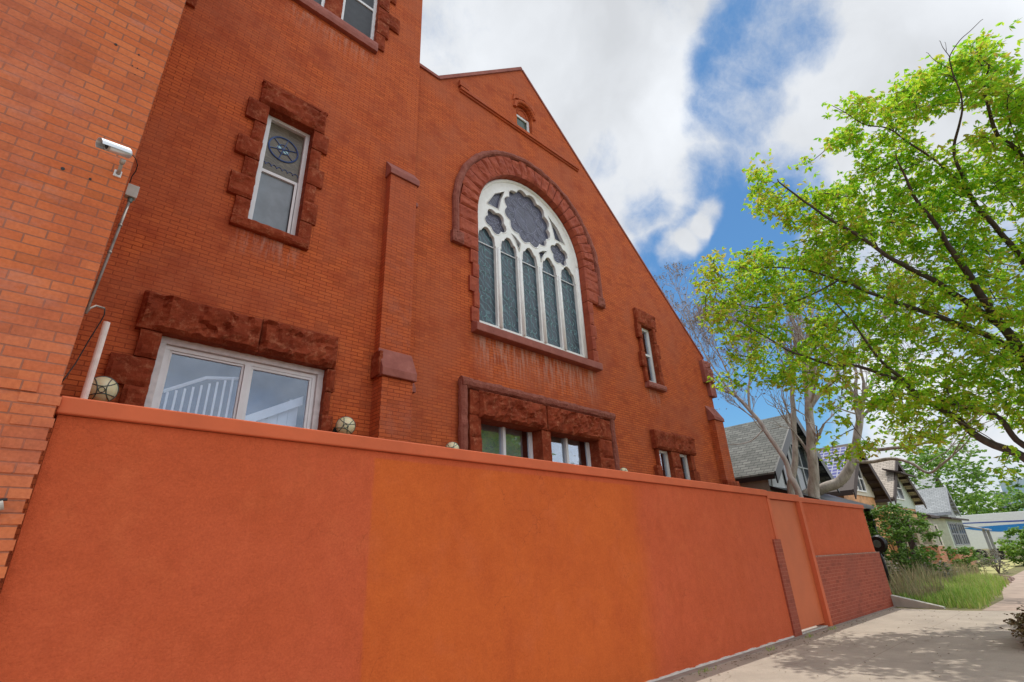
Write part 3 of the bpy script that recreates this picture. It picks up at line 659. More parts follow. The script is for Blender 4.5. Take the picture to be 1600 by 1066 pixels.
st.build('stone_pier', K['stone'], win); st = MB()
quoins(st, 7.5, -1, [3.2, 3.75, 4.28, 4.82, 5.42], [.34, .34], 9.12, 9.55, 93, .05); st.build('stone_surround', K['stone'], win); st = MB(); quoins(st, 11.86, 1, [3.2, 3.75, 4.28, 4.82, 5.42], [.64, .64], 9.12, 9.55, 97, .05)
st.build('stone_surround', K['stone'], win)
st = MB()
def rough_tube(mb, pts, r_, n=9, amp=.03):
    o = len(mb.v); mb.tube(pts, r_, n)
    for i in range(o, len(mb.v)):
        v = Vector(mb.v[i]); mb.v[i] = tuple(v+noise.noise_vector(v*6)*amp)
seg = lambda p, q, n: [tuple(Vector(p).lerp(Vector(q), i/n)) for i in range(n+1)]
rough_tube(st, seg((6.98, 9.14, 3.0), (6.98, 9.14, 5.6), 26), .11); rough_tube(st, seg((6.9, 9.12, 5.56), (12.72, 9.12, 5.56), 58), .125); rough_tube(st, seg((12.62, 9.14, 3.0), (12.62, 9.14, 5.5), 26), .10)
st.box(7.07, 12.5, 9.18, 9.3, 5.42, 5.5)
st.build('label_mould', K['roll'], win)

# narrow slit window and the pair below it
m = MB(); frame_rect(m, 15.10, 15.84, 7.22, 9.44, .13, 9.29, 9.39); m.box(15.23, 15.71, 9.30, 9.38, 8.3, 8.38); win = m.build('window', K['white'], church, bevel=.005); pane(15.23, 15.71, 7.35, 9.31, 9.35, K['glassr'], win)
st = MB(); rock(st, 14.92, 16.2, 9.42, 10.06, 9.14, 9.5, .07, 101); st.build('lintel', K['stone'], win); st = MB(); quoins(st, 15.12, -1, [7.2, 7.75, 8.3, 8.85, 9.41], [.14, .27, .15, .25], 9.14, 9.4, 102, .03); quoins(st, 15.84, 1, [7.2, 7.75, 8.3, 8.85, 9.41], [.24, .16, .3, .16], 9.12, 9.4, 106, .03)
st.build('stone_surround', K['stone'], win)
st = MB(); rock(st, 15.0, 16.1, 7.0, 7.2, 9.08, 9.5, .04, 108, .05); st.build('sill', K['dressed'], win)
for (a, b_) in ((15.05, 15.77), (16.30, 17.03)):
    m = MB(); frame_rect(m, a, b_, 3.0, 4.9, .12, 9.27, 9.37); win = m.build('window', K['white'], church, bevel=.005); pane(a+.12, b_-.12, 3.12, 4.78, 9.33, K['glassr'], win)
st = MB(); rock(st, 14.85, 15.95, 4.86, 5.48, 9.08, 9.5, .06, 111); rock(st, 15.96, 17.38, 4.86, 5.5, 9.08, 9.5, .07, 113); st.build('lintel', K['stone'], win); st = MB()
quoins(st, 15.77, 1, [3.0, 3.7, 4.3, 4.85], [.52], 9.12, 9.4, 115, .04); st.build('stone_pier', K['stone'], win); st = MB(); quoins(st, 15.06, -1, [3.0, 3.7, 4.3, 4.85], [.15, .28, .1], 9.14, 9.4, 118, .03); quoins(st, 17.03, 1, [3.0, 3.7, 4.3, 4.85], [.2, .38, .24], 9.12, 9.4, 121, .03)
st.build('stone_surround', K['stone'], win)
# apex window
m = MB(); frame_rect(m, 9.44, 10.16, 15.28, 16.12, .1, 9.38, 9.46); win = m.build('window', K['white'], church); pane(9.53, 10.07, 15.36, 16.04, 9.42, flat('dark_green_glass', (.03, .06, .04, 1), .15), win)
m = MB(); m.slab([(9.45, 9.36, 16.12), (10.15, 9.36, 16.12)]+[(9.8+.35*math.cos(math.pi*i/10), 9.36, 16.15+.35*math.sin(math.pi*i/10)) for i in range(11)], (0, .08, 0)); m.build('arch_panel', K['butt'], win)
m = MB(); m.tube([(9.8+.47*math.cos(math.pi*i/12), 9.22, 16.15+.47*math.sin(math.pi*i/12)) for i in range(13)], .07, 8); torus(m, (9.8, 16.12), (.24, .3), .035, 9.35, 12, 0, math.pi)
m.slab([(9.26, 9.20, 16.45), (9.33, 9.20, 16.80), (9.8, 9.20, 17.08), (10.27, 9.20, 16.80), (10.34, 9.20, 16.45), (10.2, 9.20, 16.62), (9.8, 9.20, 16.78), (9.4, 9.20, 16.62)], (0, .06, 0)); m.build('arch_hood', K['butt'], win)

# ------------------------------------------------------------------ brick wing at left
wing = thing('brick_building', 'tall painted-brick wing filling the left edge, its corner behind the camera bracket', 'building')
mb = MB(); mb.box(-9, 0, 4.9, 8.99, 2.95, 14); mb.build('wall', K['wing'], wing)
mb = MB(); mb.box(-9, .012, 4.88, 8.99, -.05, 2.945)
for i in range(0, 36, 2): mb.box(-.2, .028, 4.872, 4.9, .01+i*.0817, .01+(i+.82)*.0817)
mb.build('plinth', K['wing'], wing)
mb = MB(); mb.box(-9, -.12, 4.862, 4.9, 2.865, 2.94); mb.build('ledge', K['wing'], wing)
for px, py, r_ in ((181, 70, .012), (217, 86, .008), (98, 264, .014), (141, 280, .010), (207, 103, .005), (215, 107, .005), (225, 112, .004), (211, 117, .004), (222, 122, .004)):
    c = aY(px, py, 4.9); mb = MB(); mb.tube([(c.x, 4.894, c.z), (c.x, 4.905, c.z)], [r_, r_], 8); mb.build('bolt_hole', K['black'], wing)
mb = MB(); mb.box(-9, .0, 4.9, 8.99, 14, 14.2); mb.build('roof', K['roofdark'], wing)

# security camera
sc = thing('security_camera', 'silver bullet security camera on a white bracket at the wing corner', 'security camera')
c0 = aY(184, 271, 4.89); base = Vector((c0.x, 4.9, c0.z))
m = MB(); m.box(base.x-.028, base.x+.028, 4.885, 4.9, base.z-.035, base.z+.03); m.build('base_plate', K['white'], sc, bevel=.004)
A = aY(161, 226, 4.66); B = aY(203, 241, 4.74); jt = aY(193, 249, 4.73)
m = MB(); m.tube([(base.x+.002, 4.885, base.z), (base.x+.005, 4.83, base.z-.002), tuple(aY(190, 256, 4.76))], [.018, .014, .012], 10); m.tube([tuple(aY(190, 256, 4.76)), tuple(jt)], [.02, .02], 10); m.build('bracket', K['beige'], sc, smooth=True)
d = (A-B).normalized(); m = MB(); m.tube([B, B+d*.006, A+(B-A)*.18], [.036, .042, .042], 20); m.build('housing', K['silver'], sc, smooth=True)
m = MB(); up = Vector((0, 0, 1)); side = d.cross(up).normalized(); uu = side.cross(d).normalized()
n = 12; vs = []
for rad in (.050, .047):
    for P_ in (A+d*.03, B+d*.02):
        for i in range(n+1):
            a = math.pi*(-.12+1.24*i/n); back = (.02 if P_ is not B else 0)
            vs.append(P_+side*(math.cos(a)*rad)+uu*(math.sin(a)*rad))
k = n+1; fs = []
for i in range(n):
    fs += [(i, i+1, k+i+1, k+i), (2*k+i, 3*k+i, 3*k+i+1, 2*k+i+1), (i, 2*k+i, 2*k+i+1, i+1), (k+i, k+i+1, 3*k+i+1, 3*k+i)]
m.add(vs, fs); m.build('sun_shield', K['silver'], sc, smooth=False)
fc = A+(B-A)*.18; m = MB(); m.tube([fc+d*.001, fc+d*.010], [.041, .041], 20); m.build('face_ring', K['beige'], sc)
m = MB(); m.tube([fc+d*.0105, fc+d*.016], [.027, .020], 16); m.build('lens', K['black'], sc)
m = MB(); pts = [aY(205, 240, 4.76), aY(212, 248, 4.82), aY(215, 258, 4.9), aY(212, 268, 4.98), aY(206, 276, 5.0), aY(202, 288, 5.0)]; m.tube(pts, .004, 6); m.build('cable', K['cable'], sc, smooth=True)
# junction box, conduit
jb = thing('junction_box', 'small grey weatherproof box on the wing corner below the security camera', 'junction box')
c = aY(205, 300, 5.02); m = MB(); m.box(.012, c.x+.045, 5.0, 5.07, c.z-.055, c.z+.06); m.build('box', K['beige'], jb, bevel=.006)
m = MB(); m.box(.012, c.x+.05, 4.993, 4.999, c.z-.06, c.z+.065); m.build('lid', K['beige'], jb, bevel=.002)
m = MB(); m.tube([(c.x+.012, 5.035, c.z-.056), (c.x+.010, 5.035, c.z-.10)], [.024, .018], 10); m.build('gland', K['bronze'], jb)
m = MB(); p0 = Vector((c.x+.008, 5.035, c.z-.10)); p1 = aY(134, 490, 5.03)
m.tube([p0, p0.lerp(p1, .33), p0.lerp(p1, .66), p1], .0115, 10); 
for k in (.22, .47): q = p0.lerp(p1, k); m.tube([q, q+(p1-p0).normalized()*.02], .016, 10)
pts = [aY(134, 490, 5.03), aY(140, 482, 5.04), aY(150, 478, 5.07), aY(163, 482, 5.1)]; m.tube(pts, .009, 8)
tag(m.build('conduit', K['galv'], smooth=True), 'thin metal conduit running down the wing corner from the grey box', 'conduit')
m = MB(); pts = [aY(164, 482, 5.1), aY(163, 492, 5.1), aY(157, 503, 5.1), aY(140, 530, 5.1), aY(118, 568, 5.05), aY(102, 590, 5.0), aY(94, 600, 4.97)]
m.tube(pts, .005, 6); tag(m.build('cable', K['cable'], smooth=True), 'black cable drooping from the conduit end down to the wall top', 'cable')
m = MB(); p = aY(167, 504, 5.35); m.tube([(p.x, 5.35, 2.0), (p.x, 5.35, p.z)], .026, 14)
vp = m.build('vent_pipe', K['pvc'], smooth=False); tag(vp, 'off-white upright pipe standing behind the left end of the orange wall', 'pipe')
m = MB(); p = aY(-8, 790, 4.8); sp_ = thing('spotlight', 'small grey and black spotlight at the left photo edge, low on the brick wing', 'spotlight')
m.tube([(p.x-.03, 4.8, p.z-.02), (p.x+.04, 4.8, p.z+.005)], [.035, .03], 14); m.build('lamp_body', K['beige'], sp_)
m = MB(); m.tube([(p.x-.03, 4.8, p.z+.028), (p.x+.05, 4.8, p.z+.04)], .009, 8); m.tube([(p.x-.02, 4.8, p.z), (p.x-.02, 4.9, p.z+.02)], .012, 8); m.build('bracket', K['black'], sp_)

# ------------------------------------------------------------------ garden wall with gate
gw = thing('garden_wall', 'long terracotta stucco wall along the sidewalk with a gate and brick-faced end', 'wall')
WY = 4.95
mb = MB(); mb.box(.035, 12.28, WY, WY+.28, -.02, 2.74)
mb.build('wall_panel', K['stucco'], gw)
mb = MB(); mb.box(.02, 12.30, WY-.045, WY+.33, 2.745, 2.875); mb.build('coping', K['coping'], gw, bevel=.012)
mb = MB(); mb.box(14.30, 19.4, WY+.02, WY+.28, 1.47, 2.70); mb.build('wall_panel', K['stucco'], gw)
mb = MB(); mb.box(14.22, 19.44, WY-.02, WY+.33, 2.705, 2.82); mb.build('coping', K['coping'], gw, bevel=.012)
mb = MB(); mb.box(14.20, 19.46, WY-.06, WY+.26, -.02, 1.44)
for i in range(0, 19, 2): mb.box(14.175, 14.24, WY-.066, WY+.1, .01+i*.075, .01+(i+.9)*.075)
mb.build('brick_base', K['lowb'], gw)
mb = MB(); mb.box(14.19, 19.47, WY-.064, WY+.27, 1.442, 1.468); mb.build('mortar_ledge', flat('mortar', (.33, .17, .13, 1), .9, 0, .4, 12, .3), gw)
mb = MB(); mb.box(12.10, 12.46, WY-.035, WY+.25, -.02, 1.84); mb.build('brick_pier', K['lowb'], gw)
mb = MB(); mb.box(12.285, 12.42, WY-.02, WY+.26, 1.845, 2.70); mb.box(12.30, 14.2, WY-.03, WY+.3, 2.70, 2.86)
mb.box(14.02, 14.18, WY-.07, WY+.26, .0, 2.70); mb.build('gate_frame', K['coping'], gw, bevel=.008)
mb = MB(); mb.box(12.47, 14.01, WY+.03, WY+.09, .08, 2.69); g_ = mb.build('gate', K['gate'], gw)
mb = MB(); mb.box(12.0, 14.2, WY-.01, WY+.3, -.01, .03); mb.build('threshold', K['kerb'], gw)
mb = MB(); o_ = 0
for i in range(120):
    x = .04+i*.1; mb.box(x, x+.1, WY-.022-.006*noise.noise(Vector((x*3, 0, 0))), WY+.02, .0, .035+.02*noise.noise(Vector((x*4, 2, 0))))
mb.build('caulk_line', flat('pale_caulk', (.62, .55, .50, 1), .8), gw)

# ball lanterns on the church wall
def lantern(px, py, Y, wally, r_, label, rot):
    c = aY(px, py, Y); t_ = thing('wall_lantern', label, 'lantern', 'round wall lanterns seen over the orange wall')
    m = MB(); m.sphere(c, r_, 28, 18); m.build('globe', K['lampglass'], t_, smooth=True)
    fwd = (EYE-c).normalized(); sd = fwd.cross(Vector((0, 0, 1))).normalized(); up_ = sd.cross(fwd)
    q = Matrix.Rotation(rot, 3, fwd); sd = q @ sd; up_ = q @ up_
    m = MB(); sph = lambda a, b_: c+(fwd*math.sqrt(max(0, 1-a*a-b_*b_))+sd*a+up_*b_)*r_*1.01
    m.tube([sph(.2*math.cos(k*math.pi/8), .2*math.sin(k*math.pi/8)) for k in range(17)], r_*.035, 6)
    for k in range(4):
        ang = k*math.pi/2+.4; ca, sa = math.cos(ang), math.sin(ang); pts = []
        for j in range(-8, 9):
            v_ = j/8*.82; u_ = .27+.42*(v_/.82)**2*.6; a, b_ = u_*ca-v_*sa, u_*sa+v_*ca
            n_ = math.hypot(a, b_)
            if n_ > .985: a, b_ = a/n_*.985, b_/n_*.985
            pts.append(sph(a, b_))
        m.tube(pts, r_*.04, 6)
    pts = [c+(sd*math.cos(k*math.pi/16)+up_*math.sin(k*math.pi/16))*r_*1.01 for k in range(33)]; m.tube(pts, r_*.05, 6)
    m.build('metal_bands', K['bronze'], t_, smooth=True)
    m = MB(); m.tube([c+Vector((0, r_*.8, -r_*.3)), Vector((c.x, wally, c.z-r_*.3))], r_*.35, 12); m.tube([(c.x, wally-.03, c.z-r_*.3), (c.x, wally+.002, c.z-r_*.3)], r_*.7, 16); m.build('bracket', K['black'], t_)
lantern(159, 609, 8.72, 9.0, .178, 'round lantern beside the off-white pipe, nearest of the wall lanterns', .5)
lantern(540, 666, 8.72, 9.0, .165, 'round lantern between the wide sliding window and the buttress', .1)
lantern(706.5, 702, 9.0, 9.25, .150, 'half-hidden round lantern just left of the double stone window', .6)
lantern(974.5, 738, 9.0, 9.25, .125, 'farthest small lantern, right of the double stone window', .3)

# ------------------------------------------------------------------ trees
def jitter(v, a): return v+Vector((random.uniform(-a, a), random.uniform(-a, a), random.uniform(-a, a)))
def smooth_poly(pts, n=5):
    P_ = [pts[0]]+list(pts)+[pts[-1]]; out = []
    for i in range(1, len(P_)-2):
        for k in range(n):
            t_ = k/n; a, b_, c, d = P_[i-1], P_[i], P_[i+1], P_[i+2]
            out.append(.5*((2*b_)+(c-a)*t_+(2*a-5*b_+4*c-d)*t_*t_+(3*b_-a-3*c+d)*t_**3))
    out.append(P_[-2]); return out
def leaf_spray(mb, c, r_, n, size, wd=.42, droop=.4):
    """leaflets fanned in small palmate groups round a twig end"""
    for i in range(n):
        p = c+Vector((random.gauss(0, 1), random.gauss(0, 1), random.gauss(0, .7)))*r_*.5
        az_ = random.uniform(0, 6.28)
        for k in range(random.choice((3, 4, 5))):
            a = az_+(k-2)*.62; d = Vector((math.cos(a), math.sin(a), -random.uniform(-.15, droop*2.6)+.1)).normalized()
            s_ = size*random.uniform(.7, 1.25); sd = d.cross(Vector((random.uniform(-1, 1), random.uniform(-1, 1), .8))).normalized()*s_*wd*.5
            o = len(mb.v); up_ = sd.cross(d).normalized()*s_*.08
            mb.v += [tuple(p), tuple(p+d*s_*.5+sd-up_), tuple(p+d*s_), tuple(p+d*s_*.5-sd-up_)]
            mb.f += [(o, o+1, o+2), (o, o+2, o+3)]
def grow(mb, nodes, targets, r0=.012, far=2.5):
    """join every target to the nearest part of the skeleton with a bent twig"""
    import numpy as np
    arr = [tuple(n_) for n_ in nodes]; A_ = np.array(arr)
    d0 = [min(((A_-np.array(t_))**2).sum(1)) for t_ in targets]
    for i in sorted(range(len(targets)), key=lambda i: d0[i]):
        t_ = targets[i]; A_ = np.array(arr); dd = ((A_-np.array(t_))**2).sum(1); j = int(dd.argmin()); s_ = Vector(arr[j]); L_ = (t_-s_).length
        if L_ < .02: continue
        if L_ > far: continue
        n = max(3, int(L_/.22)); sag = Vector((random.uniform(-1, 1), random.uniform(-1, 1), random.uniform(-.4, 1)))*L_*.13
        pts = [s_.lerp(t_, k/n)+sag*math.sin(math.pi*k/n)+Vector((random.uniform(-1, 1),)*3)*.01*(0 < k < n) for k in range(n+1)]
        ra = min(.03, r0*(.8+L_*.9)); mb.tube(pts, [ra*(1-.7*k/n)+.002 for k in range(n+1)], 4, cap=False)
        arr += [tuple(p) for p in pts[1:]]
def inpoly(x, y, P_):
    c = False; j = len(P_)-1
    for i in range(len(P_)):
        if (P_[i][1] > y) != (P_[j][1] > y) and x < (P_[j][0]-P_[i][0])*(y-P_[i][1])/(P_[j][1]-P_[i][1])+P_[i][0]: c = not c
        j = i
    return c

TS = 1.18
bt_ = thing('leafy_tree', 'big tree with fresh yellow-green leaves reaching in over the sidewalk from the right', 'tree')
limbs = [
 ([(1800, 960, 16.6), (1770, 860, 16.2), (1700, 720, 15.6), (1640, 640, 15), (1590, 545, 14.5), (1545, 480, 14), (1500, 410, 13.5), (1462, 355, 13.2), (1420, 290, 12.9), (1400, 240, 12.8)], .215, .01),
 ([(1568, 512, 14.3), (1510, 470, 14), (1455, 437, 13.6), (1395, 405, 13), (1345, 372, 12.7), (1290, 340, 12.4), (1240, 300, 12.2), (1215, 280, 12.2)], .085, .012),
 ([(1590, 552, 14.5), (1540, 525, 14.2), (1480, 500, 13.8), (1415, 478, 13.4), (1350, 455, 13), (1312, 438, 12.8), (1240, 420, 12.5), (1150, 420, 12.2)], .085, .01),
 ([(1700, 770, 15.6), (1600, 716, 14.9), (1530, 683, 14.5), (1490, 652, 14.2), (1440, 620, 13.8), (1405, 588, 13.4), (1375, 560, 13.1), (1330, 500, 12.8), (1290, 460, 12.6)], .125, .008),
 ([(1670, 730, 15.2), (1590, 690, 14.6), (1560, 655, 14.4), (1530, 640, 14.2), (1490, 632, 14), (1430, 610, 13.6)], .085, .02),
 ([(1400, 592, 13.4), (1340, 572, 13), (1285, 568, 12.7), (1230, 545, 12.4), (1190, 522, 12.1), (1150, 500, 11.9)], .05, .008),
 ([(1668, 640, 15.2), (1640, 500, 14.8), (1600, 410, 14.4), (1560, 362, 14), (1520, 312, 13.7), (1498, 262, 13.4), (1490, 220, 13.2), (1505, 170, 13), (1494, 125, 12.9)], .10, .010),
 ([(1700, 640, 15.6), (1660, 380, 15), (1600, 250, 14.4), (1560, 210, 14), (1540, 150, 13.6), (1545, 100, 13.3)], .10, .012),
 ([(1520, 312, 13.7), (1470, 260, 13.3), (1400, 210, 13), (1340, 190, 12.8), (1300, 165, 12.7)], .035, .006),
 ([(1494, 128, 12.9), (1487, 105, 12.9), (1484, 88, 12.9), (1500, 62, 12.9), (1520, 45, 12.9), (1536, 30, 12.9)], .014, .005),
 ([(1484, 90, 12.9), (1472, 76, 12.9), (1467, 64, 12.9)], .008, .004), ([(1487, 108, 12.9), (1462, 98, 12.9), (1447, 82, 12.9)], .008, .004), ([(1478, 82, 12.9), (1476, 66, 12.9)], .006, .003),
 ([(1600, 250, 14.4), (1575, 165, 14), (1590, 140, 14), (1620, 120, 14)], .014, .006),
 ([(1320, 430, 12.8), (1250, 470, 12.5), (1180, 480, 12.2), (1120, 470, 12)], .03, .006),
]
tb = MB(); nodes = []
for pts, ra, rb_ in limbs:
    P_ = smooth_poly([aT(p[0], p[1], p[2]*TS) for p in pts], 5); n = len(P_)
    for i in range(1, n-1): P_[i] = P_[i]+noise.noise_vector(P_[i]*1.7)*.05
    tb.tube(P_, [ra+(rb_-ra)*(i/(n-1))**.8 for i in range(n)], 8)
    if ra > .02: nodes += P_[2:]
base = aT(1800, 960, 16.6*TS); tb.tube([Vector((base.x+.15, base.y-.1, -.1)), Vector((base.x+.05, base.y-.05, base.z*.5)), base], [.36, .29, .26], 12)
crown = [(1175, 262), (1215, 255), (1262, 250), (1290, 175), (1325, 158), (1350, 150), (1385, 165), (1405, 118), (1450, 112), (1500, 85), (1530, 66), (1575, 80), (1600, 130), (1680, 160), (1760, 300), (1760, 600), (1640, 690), (1540, 650), (1500, 690), (1450, 690), (1400, 700), (1360, 660), (1310, 620), (1250, 610), (1200, 600), (1150, 575), (1120, 530), (1092, 470), (1092, 440), (1110, 405), (1160, 395), (1200, 370), (1230, 350), (1190, 335), (1162, 310)]
targets = []
tries = 0
while len(targets) < 1850 and tries < 40000:
    tries += 1
    x = random.uniform(1085, 1765); y = random.uniform(50, 705)
    if not inpoly(x, y, crown): continue
    k = noise.noise(Vector((x*.011, y*.013, 3.7)))+.6*noise.noise(Vector((x*.03, y*.034, 9.1)))
    if k < (-.34 if x < 1330 else -.33)+random.uniform(-.12, .1): continue
    if y > 640 and random.random() < .3: continue
    if x > 1430 and y > 330 and y < 520 and random.random() < .25: continue
    tt = 12.0+2.6*max(0, (x-1090)/500)**.8+random.gauss(0, .65)
    targets.append(aT(x, y, tt*TS))
for p in ((1325, 655), (1340, 690), (1300, 700), (1318, 712), (1350, 700), (1420, 690), (1450, 680), (1580, 480), (1595, 450), (1590, 500), (1575, 730), (1590, 720), (1130, 590), (1150, 600), (1290, 630), (1225, 590)):
    for _ in range(2): targets.append(jitter(aT(p[0]+random.uniform(-8, 8), p[1]+random.uniform(-8, 8), 12.6*TS), .1))
grow(tb, nodes, targets, .008, 3)
tb.build('trunk', K['bark'], bt_, smooth=True)
lf = MB()
for c in targets: leaf_spray(lf, c, random.choice((.22, .26, .34)), random.randint(10, 18), .125, .42, .6)
lf.build('crown', K['leaf'], bt_, fixn=False)

# bare pale trees behind the wall
def bare(mb, p, d, r_, L_, depth, ends, spread=.8, upw=.03):
    n = 4; pts = [p]; q = p.copy(); dd = d.copy()
    for i in range(n):
        dd = (dd+Vector((random.uniform(-1, 1), random.uniform(-1, 1), random.uniform(-.7, 1)+upw))*.16).normalized(); q = q+dd*(L_/n); pts.append(q.copy())
    mb.tube(pts, [max(.006, r_*(1-.35*i/n)) for i in range(n+1)], 6 if r_ > .03 else 4, cap=False)
    if depth == 0: ends.append(pts[-1]); return
    for k in range(random.choice((2, 3, 3))):
        i = random.choice((2, 3, 4)) if k else 4
        nd = (dd+Vector((random.uniform(-1, 1), random.uniform(-1, 1), random.uniform(-.6, 1)))*spread).normalized()
        bare(mb, pts[i], nd, r_*.6*random.uniform(.8, 1.05), L_*random.uniform(.62, .86), depth-1, ends, spread, upw)
def bare_tree(name, label, stems, ends_px, mat, depth=4, seedn=3, L0=1.5):
    o = thing(name, label, 'tree', 'bare pale trees behind the orange wall'); tb = MB(); ends = []
    for pts, ra, rb_, dirs in stems:
        P_ = smooth_poly(pts, 6); n = len(P_)
        for i in range(1, n): P_[i] = P_[i]+noise.noise_vector(P_[i]*1.3)*.07
        tb.tube(P_, [(ra+(rb_-ra)*(i/(n-1)))*(1+.10*noise.noise(P_[i]*2.2)) for i in range(n)], 10)
        d = (P_[-1]-P_[-3]).normalized()
        for k in range(dirs): bare(tb, P_[-1-(k % 3)], (d+Vector((random.uniform(-1, 1), random.uniform(-1, 1), random.uniform(-.2, .8)))*.45).normalized(), rb_*.8, L0, depth, ends)
        for k in range(dirs):
            i = random.randint(n//2, n-1); bare(tb, P_[i], (d+Vector((random.uniform(-1, 1), random.uniform(-1, 1), random.uniform(-.3, .6)))*.8).normalized(), rb_*.45, L0*.8, max(1, depth-1), ends)
    tb.build('trunk', mat, o, smooth=True)
    sd = MB()
    for e in ends:
        if random.random() < .28: leaf_spray(sd, e, .2, seedn, .075, .4, .8)
    sd.build('crown', K['seed'], o, fixn=False)
    return o
Yt = 7.6
g = lambda *a: [aY(*p) for p in a]
b0 = aY(1262, 775, Yt)
random.seed(11)
def q(px, py, X): return aX(px, py, X)
XT = 22.5
stem = lambda *a: [Vector((q(a[0][0], a[0][1], a[0][2]).x, q(*a[0]).y, -.1))]+[q(*p) for p in a]
bare_tree('bare_tree', 'pale smooth-barked tree with two upright stems, bare twigs above the garden wall', [
 (stem((1272, 780, XT), (1270, 740, XT), (1268, 700, XT), (1266, 660, XT), (1264, 625, XT)), .235, .15, 3),
 (stem((1238, 780, XT-.3), (1240, 740, XT-.3), (1243, 700, XT-.2), (1240, 660, XT), (1238, 620, XT+.2), (1240, 585, XT+.3)), .145, .08, 4),
 ([q(1264, 630, XT), q(1262, 600, XT), q(1265, 570, XT+.3), q(1258, 535, XT+.5)], .13, .08, 3),
 ([q(1266, 635, XT), q(1282, 612, XT+.2), (q(1300, 595, XT+.5)), q(1318, 565, XT+1), q(1340, 545, XT+1.2)], .11, .06, 3)],
 None, K['pale'], 4, 4)
bare_tree('bare_tree', 'slender pale tree leaning left toward the church gable, topped with bare twigs', [
 (stem((1250, 776, 21.4), (1236, 745, 21.4), (1225, 715, 21.4), (1205, 690, 21.4), (1190, 665, 21.4), (1172, 640, 21.3), (1150, 618, 21.2)), .12, .06, 2),
 ([q(1172, 640, 21.3), q(1168, 610, 21.4), q(1174, 585, 21.5)], .055, .04, 3),
 ([q(1150, 618, 21.2), q(1130, 603, 21.0), q(1112, 590, 20.9), q(1095, 575, 21)], .045, .025, 3),
 ([q(1150, 618, 21.2), q(1120, 585, 21.0), q(1098, 545, 20.9), q(1080, 505, 21)], .04, .02, 2),
 ([q(1174, 585, 21.5), q(1180, 560, 21.6), q(1170, 530, 21.8)], .035, .02, 3),
 ([q(1150, 618, 21.2), q(1140, 590, 21.3), q(1125, 560, 21.4)], .04, .03, 2),
 ([q(1195, 672, 21.4), q(1175, 690, 21.2), q(1140, 695, 21)], .025, .012, 1)],
 None, K['twig'], 5, 3, 1.1)
bare_tree('bare_tree', 'gnarled pale tree bent like an elbow with a long low limb reaching right', [
 ([Vector((24.2, 6.3, -.1)), q(1262, 790, 24), q(1285, 765, 24), q(1312, 752, 24.2), q(1330, 728, 24.3), q(1338, 700, 24.4), q(1342, 670, 24.4), q(1345, 650, 24.5)], .24, .13, 2),
 ([q(1333, 722, 24.3), q(1365, 722, 24.3), q(1395, 716, 24.2), q(1420, 722, 24), q(1450, 738, 23.8), q(1470, 728, 23.6), q(1490, 712, 23.4)], .075, .035, 2),
 ([q(1340, 700, 24.3), q(1375, 702, 24), q(1420, 698, 23.6), q(1455, 690, 23.2), q(1480, 682, 23)], .075, .04, 1),
 ([q(1342, 660, 24.5), q(1360, 640, 24.5), q(1400, 610, 24.3)], .07, .05, 2)],
 None, K['pale'], 3, 3, 1.4)

def crown_tree(name, label, base, top, rad, n, leafsz, mat, group=None, nleaf=14, trunk=.2, cat='tree', sz=1.0, bark_=None):
    o = thing(name, label, cat, group); base = Vector(base); top = Vector(top); tb = MB()
    c = base.lerp(top, .62); tb.tube([base, base.lerp(top, .3)+Vector((.1, .1, 0))*trunk, c], [trunk, trunk*.75, trunk*.4], 8); nodes = [base.lerp(top, .3+.32*k/6) for k in range(7)]
    tg = []
    for i in range(n):
        while True:
            v = Vector((random.uniform(-1, 1), random.uniform(-1, 1), random.uniform(-1, 1)))
            if .25 < v.length < 1: break
        v = v*(1+.35*noise.noise(v*2.2+base)); h = (top.z-base.z)*.5*sz
        tg.append(Vector((c.x+v.x*rad, c.y+v.y*rad, top.z-h*.85+v.z*h*.85)))
    tg = [p for p in tg if noise.noise(p*(1.6/rad)+Vector((3, 1, 2))) > -.25]
    grow(tb, nodes, tg, .02*trunk/.2, rad*2); tb.build('trunk', bark_ or K['bark'], o, smooth=True)
    lf = MB()
    for p in tg: leaf_spray(lf, p, rad*.22, nleaf, leafsz, .6)
    lf.build('crown', mat, o, fixn=False); return o
random.seed(21)
c = aX(1475, 800, 80); crown_tree('street_tree', 'hazy green tree rising behind the grey-roofed house', (c.x, c.y, 0), (c.x, c.y-.6, 14), 5.6, 210, .42, K['leafmid'], None, 10, .35)
c = aX(1565, 800, 130); crown_tree('street_tree', 'low yellow-green tree above the white and blue trailer', (c.x, c.y, 0), (c.x, c.y, 11), 7, 150, .6, K['leafmid'], None, 10, .3)
c = aX(1606, 780, 90); crown_tree('street_tree', 'dark green tree cut by the right edge above the trailer', (c.x, c.y, 0), (c.x, c.y, 9.5), 2.0, 60, .4, K['leafdark'], None, 10, .2)
# trees across the street, mirrored in the panes
for i, (x, y) in enumerate(((6, -15), (17, -16))):
    crown_tree('leafy_tree', ('tree across the street mirrored in the double window', 'second tree across the street, farther along')[i], (x, y, 0), (x, y, 10), 3.8, 60, .3, K['leafdark'], None, 11, .25)

